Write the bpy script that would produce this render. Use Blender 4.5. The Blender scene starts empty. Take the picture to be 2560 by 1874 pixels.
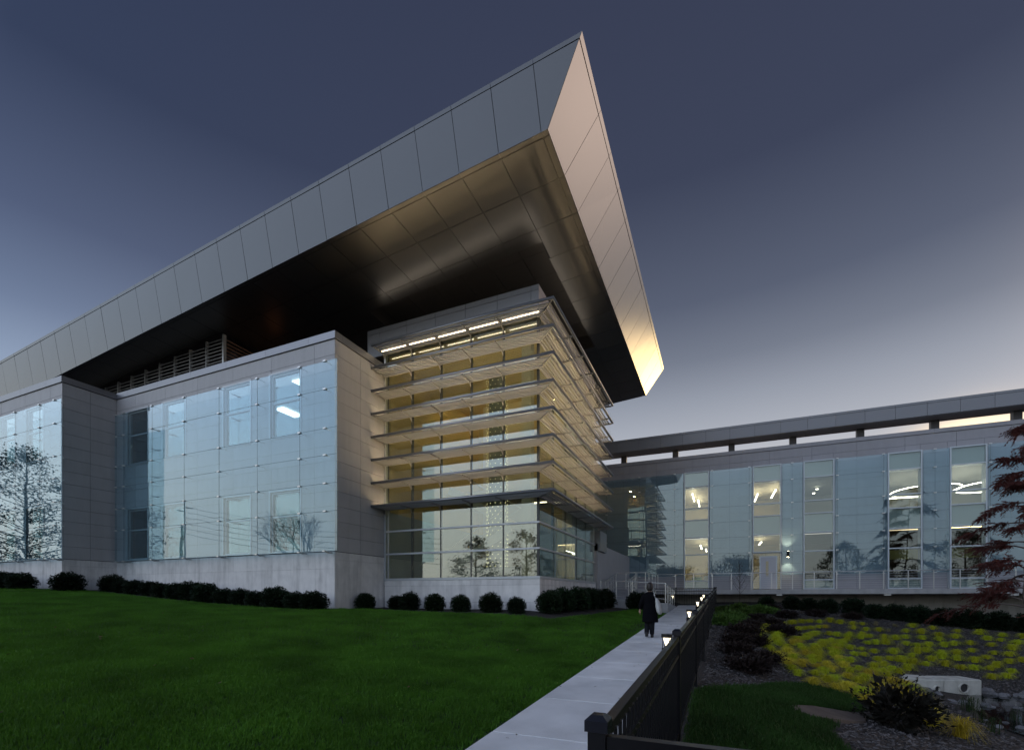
import bpy, bmesh, math, random
import numpy as np
from mathutils import Vector, Matrix, noise
random.seed(7)
rad = math.radians
sc = bpy.context.scene
C = sc.collection

# ------------------------------------------------------------------ camera
# x runs along the street fronts, y runs away from the street, z is up
cd = bpy.data.cameras.new('camera')
cam = bpy.data.objects.new('camera', cd); C.objects.link(cam); sc.camera = cam
cd.sensor_fit = 'HORIZONTAL'; cd.sensor_width = 36.0
cd.lens = 16.66; cd.shift_y = 0.2156; cd.clip_start = 0.05; cd.clip_end = 3000
cam.location = (0, 0, 1.5); cam.rotation_euler = (rad(90), 0, 0.4097)

# ------------------------------------------------------------------ sky: late dusk, sunset glow off to the side
SUN_AZ = rad(21.0)                      # clockwise from +y
SX, SY = math.sin(SUN_AZ), math.cos(SUN_AZ)
w = bpy.data.worlds.new('World'); sc.world = w; w.use_nodes = True
nt = w.node_tree; N = nt.nodes; L = nt.links
def wn(t, **k):
    n = N.new(t)
    for a, b in k.items(): setattr(n, a, b)
    return n
def wmath(op, a, b=None, c=None):
    n = wn('ShaderNodeMath', operation=op)
    for i, s in enumerate((a, b, c)):
        if s is None: continue
        if isinstance(s, (int, float)): n.inputs[i].default_value = s
        else: L.new(s, n.inputs[i])
    return n.outputs[0]
def wramp(fac, stops):
    n = wn('ShaderNodeValToRGB'); e = n.color_ramp.elements
    while len(e) < len(stops): e.new(0.5)
    for el, (p, c) in zip(e, stops): el.position = p; el.color = (*c, 1)
    L.new(fac, n.inputs[0]); return n.outputs[0]
tc = wn('ShaderNodeTexCoord')
sep = wn('ShaderNodeSeparateXYZ'); L.new(tc.outputs['Generated'], sep.inputs[0])
zz = wmath('MAXIMUM', sep.outputs[2], 0.0)
hyp = wmath('SQRT', wmath('ADD', wmath('MULTIPLY', sep.outputs[0], sep.outputs[0]), wmath('ADD', wmath('MULTIPLY', sep.outputs[1], sep.outputs[1]), 1e-6)))
az = wmath('DIVIDE', wmath('ADD', wmath('MULTIPLY', sep.outputs[0], SX), wmath('MULTIPLY', sep.outputs[1], SY)), hyp)
away = wramp(zz, [(0, (.66, .68, .66)), (.08, (.66, .72, .75)), (.18, (.50, .60, .72)), (.29, (.31, .41, .58)), (.40, (.150, .205, .335)), (.50, (.082, .110, .20)), (.64, (.034, .049, .100)), (1, (.022, .032, .070))])
toward = wramp(zz, [(0, (1.0, .82, .62)), (.08, (.86, .78, .70)), (.18, (.66, .64, .64)), (.29, (.43, .45, .50)), (.36, (.30, .325, .38)), (.42, (.18, .20, .25)), (.50, (.098, .112, .158)), (.64, (.046, .053, .088)), (1, (.030, .036, .070))])
mixf = wn('ShaderNodeMapRange', interpolation_type='SMOOTHSTEP'); L.new(az, mixf.inputs[0])
mixf.inputs[1].default_value = -0.45; mixf.inputs[2].default_value = 1.0
mx = wn('ShaderNodeMix', data_type='RGBA'); L.new(mixf.outputs[0], mx.inputs[0]); L.new(away, mx.inputs[6]); L.new(toward, mx.inputs[7])
# the open sky over the street, away from the sunset, is brighter than the sky over the building (the glass mirrors it)
BV = Vector((-.55, -.70, .46)).normalized()
bd = wmath('ADD', wmath('ADD', wmath('MULTIPLY', sep.outputs[0], BV.x), wmath('MULTIPLY', sep.outputs[1], BV.y)), wmath('MULTIPLY', sep.outputs[2], BV.z))
behind = wramp(zz, [(0, (.86, .84, .76)), (.17, (.90, .95, .94)), (.33, (.76, .92, 1.14)), (.5, (.70, .84, 1.10)), (.64, (.66, .78, 1.04)), (.77, (.56, .66, .90)), (.87, (.42, .50, .70)), (1, (.24, .29, .42))])
bf = wn('ShaderNodeMapRange', interpolation_type='SMOOTHSTEP'); L.new(bd, bf.inputs[0]); bf.inputs[1].default_value = .50; bf.inputs[2].default_value = 1.0
fs = wn('ShaderNodeVectorMath', operation='SCALE'); L.new(mx.outputs[2], fs.inputs[0]); fs.inputs[3].default_value = .68
mx2 = wn('ShaderNodeMix', data_type='RGBA'); L.new(bf.outputs[0], mx2.inputs[0]); L.new(fs.outputs[0], mx2.inputs[6]); L.new(behind, mx2.inputs[7])
# glow round the place where the sun went down
GE = rad(8.5)
dot = wmath('ADD', wmath('ADD', wmath('MULTIPLY', sep.outputs[0], SX*math.cos(GE)), wmath('MULTIPLY', sep.outputs[1], SY*math.cos(GE))), wmath('MULTIPLY', sep.outputs[2], math.sin(GE)))
glow = wmath('POWER', wmath('MAXIMUM', dot, 0.0), 500.0)
wide = wmath('POWER', wmath('MAXIMUM', dot, 0.0), 6.0)
def scaled(col, f):
    n = wn('ShaderNodeVectorMath', operation='SCALE'); n.inputs[0].default_value = col; L.new(f, n.inputs[3]); return n.outputs[0]
def vadd(a, b):
    n = wn('ShaderNodeVectorMath', operation='ADD'); L.new(a, n.inputs[0]); L.new(b, n.inputs[1]); return n.outputs[0]
AA = SUN_AZ + rad(27); AE = rad(16)
dot2 = wmath('ADD', wmath('ADD', wmath('MULTIPLY', sep.outputs[0], math.sin(AA)*math.cos(AE)), wmath('MULTIPLY', sep.outputs[1], math.cos(AA)*math.cos(AE))), wmath('MULTIPLY', sep.outputs[2], math.sin(AE)))
after = wmath('POWER', wmath('MAXIMUM', dot2, 0.0), 55.0)
lowf = wmath('POWER', wmath('SUBTRACT', 1.0, zz), 5.0)
tot = vadd(mx2.outputs[2], scaled((13.0, 8.6, 3.0), glow))
tot = vadd(tot, scaled((.05, .03, .02), wmath('MULTIPLY', wide, lowf)))
tot = vadd(tot, scaled((2.9, 2.12, 1.68), after))
bg2 = wn('ShaderNodeBackground'); L.new(tot, bg2.inputs[0]); bg2.inputs[1].default_value = 1.0
sky = wn('ShaderNodeTexSky', sky_type='NISHITA'); sky.sun_disc = False
sky.sun_elevation = rad(0.5); sky.sun_rotation = SUN_AZ; sky.ozone_density = 3.0; sky.dust_density = 0.4
bg1 = N['Background']; L.new(sky.outputs[0], bg1.inputs[0]); bg1.inputs[1].default_value = 0.02
ad = wn('ShaderNodeAddShader'); L.new(bg1.outputs[0], ad.inputs[0]); L.new(bg2.outputs[0], ad.inputs[1])
L.new(ad.outputs[0], N['World Output'].inputs[0])

sd = bpy.data.lights.new('sun', 'SUN'); sd.energy = 0.12; sd.angle = rad(18); sd.color = (1, .72, .42)
so = bpy.data.objects.new('sun', sd); C.objects.link(so)
so.rotation_euler = Vector((SX, SY, 0.07)).to_track_quat('Z', 'Y').to_euler()

vs = sc.view_settings
vs.view_transform = 'Standard'; vs.look = 'None'; vs.exposure = 0.5; vs.gamma = 1.0; vs.use_curve_mapping = False
sc.cycles.max_bounces = 8; sc.cycles.transparent_max_bounces = 24; sc.cycles.diffuse_bounces = 3
sc.cycles.glossy_bounces = 4; sc.cycles.sample_clamp_indirect = 4.0; sc.cycles.use_denoising = True
sc.cycles.caustics_reflective = False; sc.cycles.caustics_refractive = False; sc.cycles.blur_glossy = 0.5; sc.render.filter_size = 1.1

# ------------------------------------------------------------------ materials
MATS = {}
def mat(name, col=(.5, .5, .5), rough=.6, metal=0., emit=None, es=0., var=0., noise_s=0., noise_a=0., bump=0., bump_s=40., spec=.5, coat=0., stain=0., hue=0., ior=1.5):
    if name in MATS: return MATS[name]
    m = bpy.data.materials.new(name); m.use_nodes = True
    n = m.node_tree.nodes; l = m.node_tree.links; b = n['Principled BSDF']
    b.inputs['Base Color'].default_value = (*col, 1); b.inputs['Roughness'].default_value = rough
    b.inputs['Metallic'].default_value = metal; b.inputs['Specular IOR Level'].default_value = spec
    b.inputs['Coat Weight'].default_value = coat; b.inputs['IOR'].default_value = ior
    if emit: b.inputs['Emission Color'].default_value = (*emit, 1); b.inputs['Emission Strength'].default_value = es
    out = None
    if var or noise_a or stain:
        rgb = n.new('ShaderNodeRGB'); rgb.outputs[0].default_value = (*col, 1); out = rgb.outputs[0]
        val = None
        def madd(a, bb):
            q = n.new('ShaderNodeMath'); q.operation = 'ADD'; l.new(a, q.inputs[0])
            if isinstance(bb, float): q.inputs[1].default_value = bb
            else: l.new(bb, q.inputs[1])
            return q.outputs[0]
        def mr(s, lo, hi):
            q = n.new('ShaderNodeMapRange'); l.new(s, q.inputs[0]); q.inputs[3].default_value = lo; q.inputs[4].default_value = hi; return q
        hs = n.new('ShaderNodeHueSaturation'); l.new(out, hs.inputs['Color']); hs.inputs['Value'].default_value = 1
        terms = []
        if var:
            oi = n.new('ShaderNodeObjectInfo'); terms.append(mr(oi.outputs['Random'], -var, var).outputs[0])
            if hue: l.new(mr(oi.outputs['Random'], .5 - hue, .5 + hue).outputs[0], hs.inputs['Hue'])
        if noise_a:
            tcn = n.new('ShaderNodeTexCoord'); nz = n.new('ShaderNodeTexNoise'); nz.inputs['Scale'].default_value = noise_s; nz.inputs['Detail'].default_value = 6
            l.new(tcn.outputs['Object'], nz.inputs['Vector'])
            q = mr(nz.outputs[0], -noise_a, noise_a); q.inputs[1].default_value = .3; q.inputs[2].default_value = .7; terms.append(q.outputs[0])
        if stain:
            tcn = n.new('ShaderNodeTexCoord'); mp = n.new('ShaderNodeMapping'); mp.inputs['Scale'].default_value = (2.2, 2.2, .25)
            nz = n.new('ShaderNodeTexNoise'); nz.inputs['Scale'].default_value = 1.6; nz.inputs['Detail'].default_value = 7; nz.inputs['Roughness'].default_value = .65
            l.new(tcn.outputs['Object'], mp.inputs[0]); l.new(mp.outputs[0], nz.inputs['Vector'])
            q = mr(nz.outputs[0], stain * .4, -stain); q.inputs[1].default_value = .45; q.inputs[2].default_value = .75; terms.append(q.outputs[0])
        v = terms[0]
        for t in terms[1:]: v = madd(v, t)
        l.new(madd(v, 1.0), hs.inputs['Value'])
        l.new(hs.outputs[0], b.inputs['Base Color'])
    if bump:
        tcn = n.new('ShaderNodeTexCoord'); nz = n.new('ShaderNodeTexNoise'); nz.inputs['Scale'].default_value = bump_s; nz.inputs['Detail'].default_value = 5
        l.new(tcn.outputs['Object'], nz.inputs['Vector'])
        bp = n.new('ShaderNodeBump'); bp.inputs['Strength'].default_value = bump; bp.inputs['Distance'].default_value = .02
        l.new(nz.outputs[0], bp.inputs['Height']); l.new(bp.outputs[0], b.inputs['Normal'])
    MATS[name] = m; return m

def glass(name, r0, tint=(.9, .95, .95), refl=(1, 1, 1), rough=0., wav=0.):
    if name in MATS: return MATS[name]
    m = bpy.data.materials.new(name); m.use_nodes = True; n = m.node_tree.nodes; l = m.node_tree.links
    n.remove(n['Principled BSDF'])
    tr = n.new('ShaderNodeBsdfTransparent'); tr.inputs[0].default_value = (*tint, 1)
    gl = n.new('ShaderNodeBsdfGlossy'); gl.inputs['Color'].default_value = (*refl, 1); gl.inputs['Roughness'].default_value = rough
    fr = n.new('ShaderNodeLayerWeight'); fr.inputs[0].default_value = .5
    pw = n.new('ShaderNodeMath'); pw.operation = 'POWER'; l.new(fr.outputs['Facing'], pw.inputs[0]); pw.inputs[1].default_value = 3.5
    mr = n.new('ShaderNodeMapRange'); l.new(pw.outputs[0], mr.inputs[0]); mr.inputs[3].default_value = r0; mr.inputs[4].default_value = .96
    mixs = n.new('ShaderNodeMixShader'); l.new(mr.outputs[0], mixs.inputs[0]); l.new(tr.outputs[0], mixs.inputs[1]); l.new(gl.outputs[0], mixs.inputs[2])
    if wav:
        tcn = n.new('ShaderNodeTexCoord'); nz = n.new('ShaderNodeTexNoise'); nz.inputs['Scale'].default_value = .9; nz.inputs['Detail'].default_value = 1
        l.new(tcn.outputs['Object'], nz.inputs['Vector']); bp = n.new('ShaderNodeBump'); bp.inputs['Strength'].default_value = wav; bp.inputs['Distance'].default_value = .03
        l.new(nz.outputs[0], bp.inputs['Height']); l.new(bp.outputs[0], gl.inputs['Normal'])
    l.new(mixs.outputs[0], n['Material Output'].inputs[0]); MATS[name] = m; return m

def leafmat(name, col, var=.25, nvar=.35, trans=.25, rough=.5, hue=.015, scale=6., world=False):
    if name in MATS: return MATS[name]
    m = mat(name, col, rough, var=var, noise_s=scale, noise_a=nvar, hue=hue, spec=.2)
    n = m.node_tree.nodes; l = m.node_tree.links; b = n['Principled BSDF']
    if world:
        geo = n.new('ShaderNodeNewGeometry')
        for q in n:
            if q.type == 'TEX_NOISE': l.new(geo.outputs['Position'], q.inputs['Vector'])
    tl = n.new('ShaderNodeBsdfTranslucent'); tl.inputs[0].default_value = (*[min(1, c * 1.3) for c in col], 1)
    mixs = n.new('ShaderNodeMixShader'); mixs.inputs[0].default_value = trans
    l.new(b.outputs[0], mixs.inputs[1]); l.new(tl.outputs[0], mixs.inputs[2]); l.new(mixs.outputs[0], n['Material Output'].inputs[0])
    return m

M_ROOF = mat('satin metal cladding', (.055, .055, .06), .17, .0, ior=1.70, var=.035, noise_s=.6, noise_a=.03, bump=.02, bump_s=1.2)
M_SOFF = mat('satin metal soffit', (.125, .120, .116), .34, .92, var=.04, noise_s=.6, noise_a=.03, bump=.015, bump_s=1.0)
M_DARK = mat('dark cavity', (.03, .03, .033), .7)
M_STONE = mat('limestone', (.74, .72, .71), .8, var=.07, noise_s=3, noise_a=.08, stain=.22, bump=.12, bump_s=60, hue=.006)
M_PANEL = mat('grey rain screen', (.46, .45, .46), .55, var=.035, noise_s=1.5, noise_a=.04, stain=.08)
M_PANEL2 = mat('violet grey panel', (.36, .35, .375), .5, var=.03, noise_s=1.2, noise_a=.04, stain=.06)
M_JOINT = mat('joint backing', (.11, .105, .11), .9)
M_COPE = mat('metal coping', (.27, .27, .29), .4, .6, var=.03)
M_ALU = mat('brushed aluminium', (.30, .31, .335), .34, .8)
M_FRAME = mat('silver paint', (.56, .58, .60), .45, .2)
M_MULL = mat('dark mullion', (.045, .048, .05), .4, .3)
M_SLAT = mat('sunshade slat', (.36, .355, .35), .5, .15, var=.06)
M_STEEL = mat('stainless steel', (.63, .63, .62), .35, .7)
M_CONC = mat('concrete', (.42, .42, .43), .85, var=.05, noise_s=2, noise_a=.12, stain=.1, bump=.2, bump_s=50)
M_PATH = mat('path concrete', (.70, .705, .72), .85, var=.06, noise_s=1.4, noise_a=.16, bump=.22, bump_s=70)
M_RETW = mat('retaining wall concrete', (.30, .285, .26), .9, var=.03, noise_s=1, noise_a=.12, stain=.25, bump=.2, bump_s=20)
M_BLACK = mat('black powder coat', (.006, .006, .008), .3, 0, spec=.35)
M_BLACKCAP = mat('black cap', (.008, .009, .016), .26, 0, spec=.4)
M_LEDU = mat('upper led strip', (.9, .9, .9), .5, emit=(1, .78, .48), es=9)
M_LEDT = mat('top led strip', (.9, .9, .9), .5, emit=(1, .80, .52), es=4.5)
M_LED = mat('warm led strip', (.9, .9, .9), .5, emit=(1, .75, .42), es=46)
M_CANOPY = mat('canopy metal', (.27, .27, .29), .42, .1, var=.04)
M_UP = mat('parapet uplight', (.9, .9, .9), .5, emit=(1, .88, .72), es=3.6)
M_SEAL = mat('dark glazing seal', (.035, .045, .05), .5)
M_OFFICE = mat('office light panel', (.9, .9, .9), .5, emit=(1, .93, .80), es=4)
M_DOT = mat('dot light', (.9, .9, .9), .5, emit=(1, .92, .50), es=2.6)
M_WARMWALL = mat('ochre interior wall', (.60, .45, .15), .7, noise_s=.8, noise_a=.05)
M_CREAM = mat('cream interior', (.62, .55, .42), .7, noise_s=.7, noise_a=.05)
M_DIM = mat('dim interior', (.22, .22, .22), .8)
M_BLIND = mat('roller blind', (.55, .57, .58), .8)
M_WHITE = mat('white paint', (.72, .72, .71), .5)
G_SCREEN = glass('screen glass', .075, (.82, .925, .965), (.91, .97, 1.0), wav=.05)
G_WIN = glass('window glass', .15, (.72, .78, .78), (.95, 1, 1))
G_TOWER = glass('tower glass', .15, (.84, .87, .80), (.95, 1, 1), wav=.015)
G_SCR2 = glass('rear screen glass', .085, (.82, .92, .95), (.92, .975, 1.0), wav=.05)
G_REAR = glass('rear window glass', .09, (.88, .92, .90), (.95, 1, 1))

# ------------------------------------------------------------------ mesh helpers
class MB:
    def __init__(s): s.v = []; s.f = []
    def add(s, vs_, fs_):
        o = len(s.v); s.v += [tuple(p) for p in vs_]; s.f += [tuple(i + o for i in f) for f in fs_]; return s
    def box(s, x0, x1, y0, y1, z0, z1):
        return s.add([(x0, y0, z0), (x1, y0, z0), (x1, y1, z0), (x0, y1, z0), (x0, y0, z1), (x1, y0, z1), (x1, y1, z1), (x0, y1, z1)],
                     [(0, 3, 2, 1), (4, 5, 6, 7), (0, 1, 5, 4), (1, 2, 6, 5), (2, 3, 7, 6), (3, 0, 4, 7)])
    def beam(s, p, q, wd, h, up=(0, 0, 1)):
        p = Vector(p); q = Vector(q); d = (q - p).normalized(); u = Vector(up)
        sd_ = d.cross(u)
        if sd_.length < 1e-5: sd_ = d.cross(Vector((0, 1, 0)))
        sd_.normalize(); u = sd_.cross(d).normalized(); a = sd_ * wd / 2; b = u * h / 2
        return s.add([p - a - b, p + a - b, p + a + b, p - a + b, q - a - b, q + a - b, q + a + b, q - a + b],
                     [(0, 3, 2, 1), (4, 5, 6, 7), (0, 1, 5, 4), (1, 2, 6, 5), (2, 3, 7, 6), (3, 0, 4, 7)])
    def slab4(s, p0, p1, p2, p3, th, gap=0.):
        """a quadrilateral panel, its front seen counter-clockwise, thickened backwards, shrunk by a joint gap"""
        P = [Vector(p) for p in (p0, p1, p2, p3)]; cen = sum(P, Vector()) / 4
        nrm = (P[2] - P[0]).cross(P[3] - P[1]).normalized()
        if gap:
            Q = []
            for i in range(4):
                a = (P[(i + 1) % 4] - P[i]).normalized(); b = (P[i - 1] - P[i]).normalized()
                sn = max(.25, a.cross(b).length); Q.append(P[i] + (a + b) * gap / sn)
            P = Q
        B = [p - nrm * th for p in P]
        return s.add(P + B, [(0, 1, 2, 3), (7, 6, 5, 4), (0, 4, 5, 1), (1, 5, 6, 2), (2, 6, 7, 3), (3, 7, 4, 0)])
    def tube(s, pts, r, n=10, caps=True):
        pts = [Vector(p) for p in pts]; rs = r if isinstance(r, (list, tuple)) else [r] * len(pts); rings = []
        up = Vector((0, 0, 1)); o = len(s.v)
        for i, p in enumerate(pts):
            d = (pts[min(i + 1, len(pts) - 1)] - pts[max(i - 1, 0)]).normalized()
            a = d.cross(up)
            if a.length < 1e-3: a = d.cross(Vector((1, 0, 0)))
            a.normalize(); b = a.cross(d)
            for k in range(n):
                t = 2 * math.pi * k / n; s.v.append(tuple(p + (a * math.cos(t) + b * math.sin(t)) * rs[i]))
        for i in range(len(pts) - 1):
            for k in range(n):
                k2 = (k + 1) % n; s.f.append((o + i * n + k, o + i * n + k2, o + (i + 1) * n + k2, o + (i + 1) * n + k))
        if caps:
            s.f.append(tuple(o + k for k in range(n))[::-1]); e = o + (len(pts) - 1) * n; s.f.append(tuple(e + k for k in range(n)))
        return s
    def cyl(s, x, y, z0, z1, r0, r1=None, n=16):
        r1 = r0 if r1 is None else r1; o = len(s.v)
        for z, r in ((z0, r0), (z1, r1)):
            for k in range(n):
                t = 2 * math.pi * k / n; s.v.append((x + r * math.cos(t), y + r * math.sin(t), z))
        for k in range(n): s.f.append((o + k, o + (k + 1) % n, o + n + (k + 1) % n, o + n + k))
        s.f.append(tuple(range(o + n - 1, o - 1, -1))); s.f.append(tuple(range(o + n, o + 2 * n))); return s
    def mesh(s, name, off=(0, 0, 0)):
        me = bpy.data.meshes.new(name)
        me.from_pydata([(a - off[0], b - off[1], c - off[2]) for a, b, c in s.v], [], s.f); me.update(); return me

ORG = {}
def thing(name, loc, label, cat, group=None):
    o = bpy.data.objects.new(name, None); C.objects.link(o); o.location = loc; o.empty_display_size = .3
    o['label'] = label; o['category'] = cat
    if group: o['group'] = group
    ORG[o.name] = tuple(loc); return o
def tag(o, label, cat, group=None, kind=None):
    if label: o['label'] = label
    if cat: o['category'] = cat
    if group: o['group'] = group
    if kind: o['kind'] = kind
    return o
def smooth(me, ang=None):
    for p in me.polygons: p.use_smooth = True
def mk(name, mb, m, parent=None, loc=None, sm=False, kind=None):
    """link a mesh built in world coordinates: a part when it has a parent, else a top-level object"""
    org = ORG[parent.name] if parent else (loc or (0, 0, 0))
    me = mb.mesh(name, org); me.materials.append(m)
    if sm: smooth(me)
    o = bpy.data.objects.new(name, me); C.objects.link(o); ORG[o.name] = org
    if parent: o.parent = parent
    else: o.location = org
    if kind: o['kind'] = kind
    return o
def inst(name, me, parent, at, rot=None, scale=None):
    """a part that shares mesh data, placed at a world point"""
    o = bpy.data.objects.new(name, me); C.objects.link(o); o.parent = parent
    org = ORG[parent.name]; o.location = (at[0] - org[0], at[1] - org[1], at[2] - org[2])
    if rot: o.rotation_euler = rot
    if scale: o.scale = scale
    return o
def pane(name, m, parent, x0, x1, y, z0, z1, th=.014, amp=.005):
    d = [random.uniform(-amp, amp) for _ in range(4)]                         # hung panes never line up perfectly
    return mk(name, MB().slab4((x0, y + d[0], z0), (x1, y + d[1], z0), (x1, y + d[2], z1), (x0, y + d[0] + d[2] - d[1], z1), th), m, parent)
def jit(p, n, amp=.004): return Vector(p) + Vector(n) * random.uniform(-amp, amp)
def bx(name, m, parent, *b): return mk(name, MB().box(*b), m, parent)
ORD = ['first', 'second', 'third', 'fourth', 'fifth', 'sixth', 'seventh', 'eighth', 'ninth', 'tenth', 'eleventh', 'twelfth', 'thirteenth', 'fourteenth', 'fifteenth']

# ------------------------------------------------------------------ terrain: thin plate surface through surveyed heights
CP = []
for v_ in (-6, 0, 4, 9, 14, 20, 26, 31):
    z_ = -.234 + .0335 * v_; CP += [(-2.4, v_, z_ - .01), (-.3, v_, z_ - .02)]
CP += [(-6.2, 16.2, .87), (-9.5, 15.9, .9), (-13.2, 13.3, .97), (-13.4, 16.9, 1.0), (-20, 13.2, 1.28), (-27.8, 11, 1.74), (-33, 11, 1.93), (-42, 10, 2.2), (-5, 19.5, .95), (-4.2, 24, .85),
       (-6.4, 2.2, .0), (-12, 6, .5), (-20, 8, 1.08), (-28, 7, 1.55), (-8, 10, .5), (-4.4, 8, .14), (-4.4, 14, .4), (-20, 1, .75), (-30, -2, 1.3), (-2, -18, -.7), (-25, -18, .6), (12, -18, -1.4),
       (1.4, 5, -.32), (-.1, 9.2, -.0), (1.8, 9.8, -.55), (3.0, 11.9, -.85), (6.4, 16.6, -1.25), (8.5, 15, -1.4), (6.5, 13, -1.35), (4.8, 10.5, -1.1), (10, 10, -1.35), (3.5, 6, -.8),
       (3.2, 18, -.3), (5.5, 20.5, -.65), (2, 26, .45), (6, 27, .15), (10, 25, -.35), (2, 34.5, 1.0), (8.5, 34.8, .9), (13.5, 34.8, .35), (20, 34.8, -.1), (14, 18, -1.1), (25, 20, -1.0), (.8, 20, .3), (.8, 28, .75)]
CP = np.array(CP)
def tps(r):
    r = np.maximum(r, 1e-9); return r * r * np.log(r)
_n = len(CP); _d = np.hypot(CP[:, None, 0] - CP[None, :, 0], CP[:, None, 1] - CP[None, :, 1])
_K = np.zeros((_n + 3, _n + 3)); _K[:_n, :_n] = tps(_d) + np.eye(_n) * .5
_K[:_n, _n:] = np.c_[np.ones(_n), CP[:, :2]]; _K[_n:, :_n] = _K[:_n, _n:].T
_W = np.linalg.solve(_K, np.r_[CP[:, 2], 0, 0, 0])
def H(u, v):
    u = np.clip(np.asarray(u, float), -42, 24); v = np.clip(np.asarray(v, float), -18, 36)
    r = np.hypot(u[..., None] - CP[:, 0], v[..., None] - CP[:, 1])
    z = tps(r) @ _W[:_n] + _W[_n] + _W[_n + 1] * u + _W[_n + 2] * v
    t = np.clip((1.45 - np.abs(u + 1.5)) / .35, 0, 1)                       # the path lies in a shallow cut
    return z + t * (np.minimum(z, -.234 + .0335 * v - .035) - z)
def h(u, v): return float(H(u, v))
def zpath(v): return -.234 + .0335 * v

def sheet(name, xs, ys, m, dz=0., keep=None, rag=0.):
    X, Y = np.meshgrid(xs, ys); Z = H(X, Y) + dz
    nx, ny = len(xs), len(ys); b = MB()
    b.v = [tuple(p) for p in np.stack([X, Y, Z], -1).reshape(-1, 3)]
    for j in range(ny - 1):
        for i in range(nx - 1):
            if keep and not keep((xs[i] + xs[i + 1]) / 2, (ys[j] + ys[j + 1]) / 2): continue
            b.f.append((j * nx + i, j * nx + i + 1, (j + 1) * nx + i + 1, (j + 1) * nx + i))
    if keep:
        used = sorted({i for f in b.f for i in f}); mp = {k: i for i, k in enumerate(used)}
        b.v = [b.v[k] for k in used]; b.f = [tuple(mp[i] for i in f) for f in b.f]
    return mk(name, b, m, sm=True)

def mulchmat():
    m = mat('bark mulch', (.030, .026, .024), .9); n = m.node_tree.nodes; l = m.node_tree.links; b = n['Principled BSDF']
    t = n.new('ShaderNodeTexCoord'); vz = n.new('ShaderNodeTexVoronoi'); vz.inputs['Scale'].default_value = 30; l.new(t.outputs['Object'], vz.inputs['Vector'])
    nz = n.new('ShaderNodeTexNoise'); nz.inputs['Scale'].default_value = .7; nz.inputs['Detail'].default_value = 5; l.new(t.outputs['Object'], nz.inputs['Vector'])
    r = n.new('ShaderNodeValToRGB'); r.color_ramp.elements[0].position = .0; r.color_ramp.elements[0].color = (.012, .010, .010, 1)
    r.color_ramp.elements[1].position = 1.; r.color_ramp.elements[1].color = (.085, .075, .072, 1)
    mu = n.new('ShaderNodeMath'); mu.operation = 'MULTIPLY'; l.new(vz.outputs['Color'], mu.inputs[0]); l.new(nz.outputs[0], mu.inputs[1])
    l.new(mu.outputs[0], r.inputs[0]); l.new(r.outputs[0], b.inputs['Base Color'])
    bp = n.new('ShaderNodeBump'); bp.inputs['Distance'].default_value = .04; l.new(vz.outputs['Distance'], bp.inputs['Height']); l.new(bp.outputs[0], b.inputs['Normal'])
    return m
M_MULCH = mulchmat()
far = lambda a: [-1500, -600, -250, -110, -70] if a < 0 else [60, 110, 250, 600, 1500]
xs = far(-1) + list(np.arange(-48, 32.01, .6)) + far(1); ys = far(-1) + [-40] + list(np.arange(-20, 42.01, .6)) + far(1)
tag(sheet('ground', xs, ys, M_MULCH), 'dark bark mulch ground of the beds', None, kind='structure')

# lawns
M_TURF = mat('turf soil', (.012, .028, .008), .95, noise_s=1.2, noise_a=.3)
EDGE = [(-46, 10), (-29, 10.2), (-27.5, 12.2), (-14, 12.45), (-12.6, 14.6), (-7, 15.3), (-5.2, 15.5), (-4.3, 18), (-3.7, 25.2), (-2.42, 25.2)]
def vedge(u): return float(np.interp(u, [e[0] for e in EDGE], [e[1] for e in EDGE]))
b = MB(); us = np.r_[np.arange(-46, -6, .5), np.arange(-6, -2.5, .2), [-2.42]]; nr = 48
for u in us:
    ve = vedge(u)
    for k in range(nr + 1):
        v = -6 + (ve + 6) * k / nr; b.v.append((u, v, h(u, v) + .02))
for i in range(len(us) - 1):
    for k in range(nr): a = i * (nr + 1) + k; b.f.append((a, a + nr + 1, a + nr + 2, a + 1))
lawn = tag(mk('lawn', b, M_TURF, sm=True), 'broad green lawn sloping up beside the path', None, kind='structure')
LAWN2 = np.array([(-.27, 2.2), (-.26, 8.1), (.37, 9.15), (1.14, 11.29), (1.87, 12.32), (2.48, 12.53), (2.85, 12.3), (2.78, 11.84), (2.5, 11.0), (1.9, 10.2), (1.4, 9.65), (.98, 8.5), (1.25, 8.2), (1.57, 8.42), (1.37, 7.52), (1.33, 6.79), (1.4, 4.0), (1.2, 2.2)])
def inpoly(x, y, P):
    c = False; n = len(P)
    for i in range(n):
        x1, y1 = P[i]; x2, y2 = P[i - 1]
        if (y1 > y) != (y2 > y) and x < (x2 - x1) * (y - y1) / (y2 - y1) + x1: c = not c
    return c
lawn2 = tag(sheet('lawn', np.arange(-.3, 3.2, .12), np.arange(2.2, 12.7, .12), M_TURF, .02, keep=lambda x, y: inpoly(x, y, LAWN2)), 'small dark lawn tongue beyond the black fence', None, kind='structure')

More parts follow.
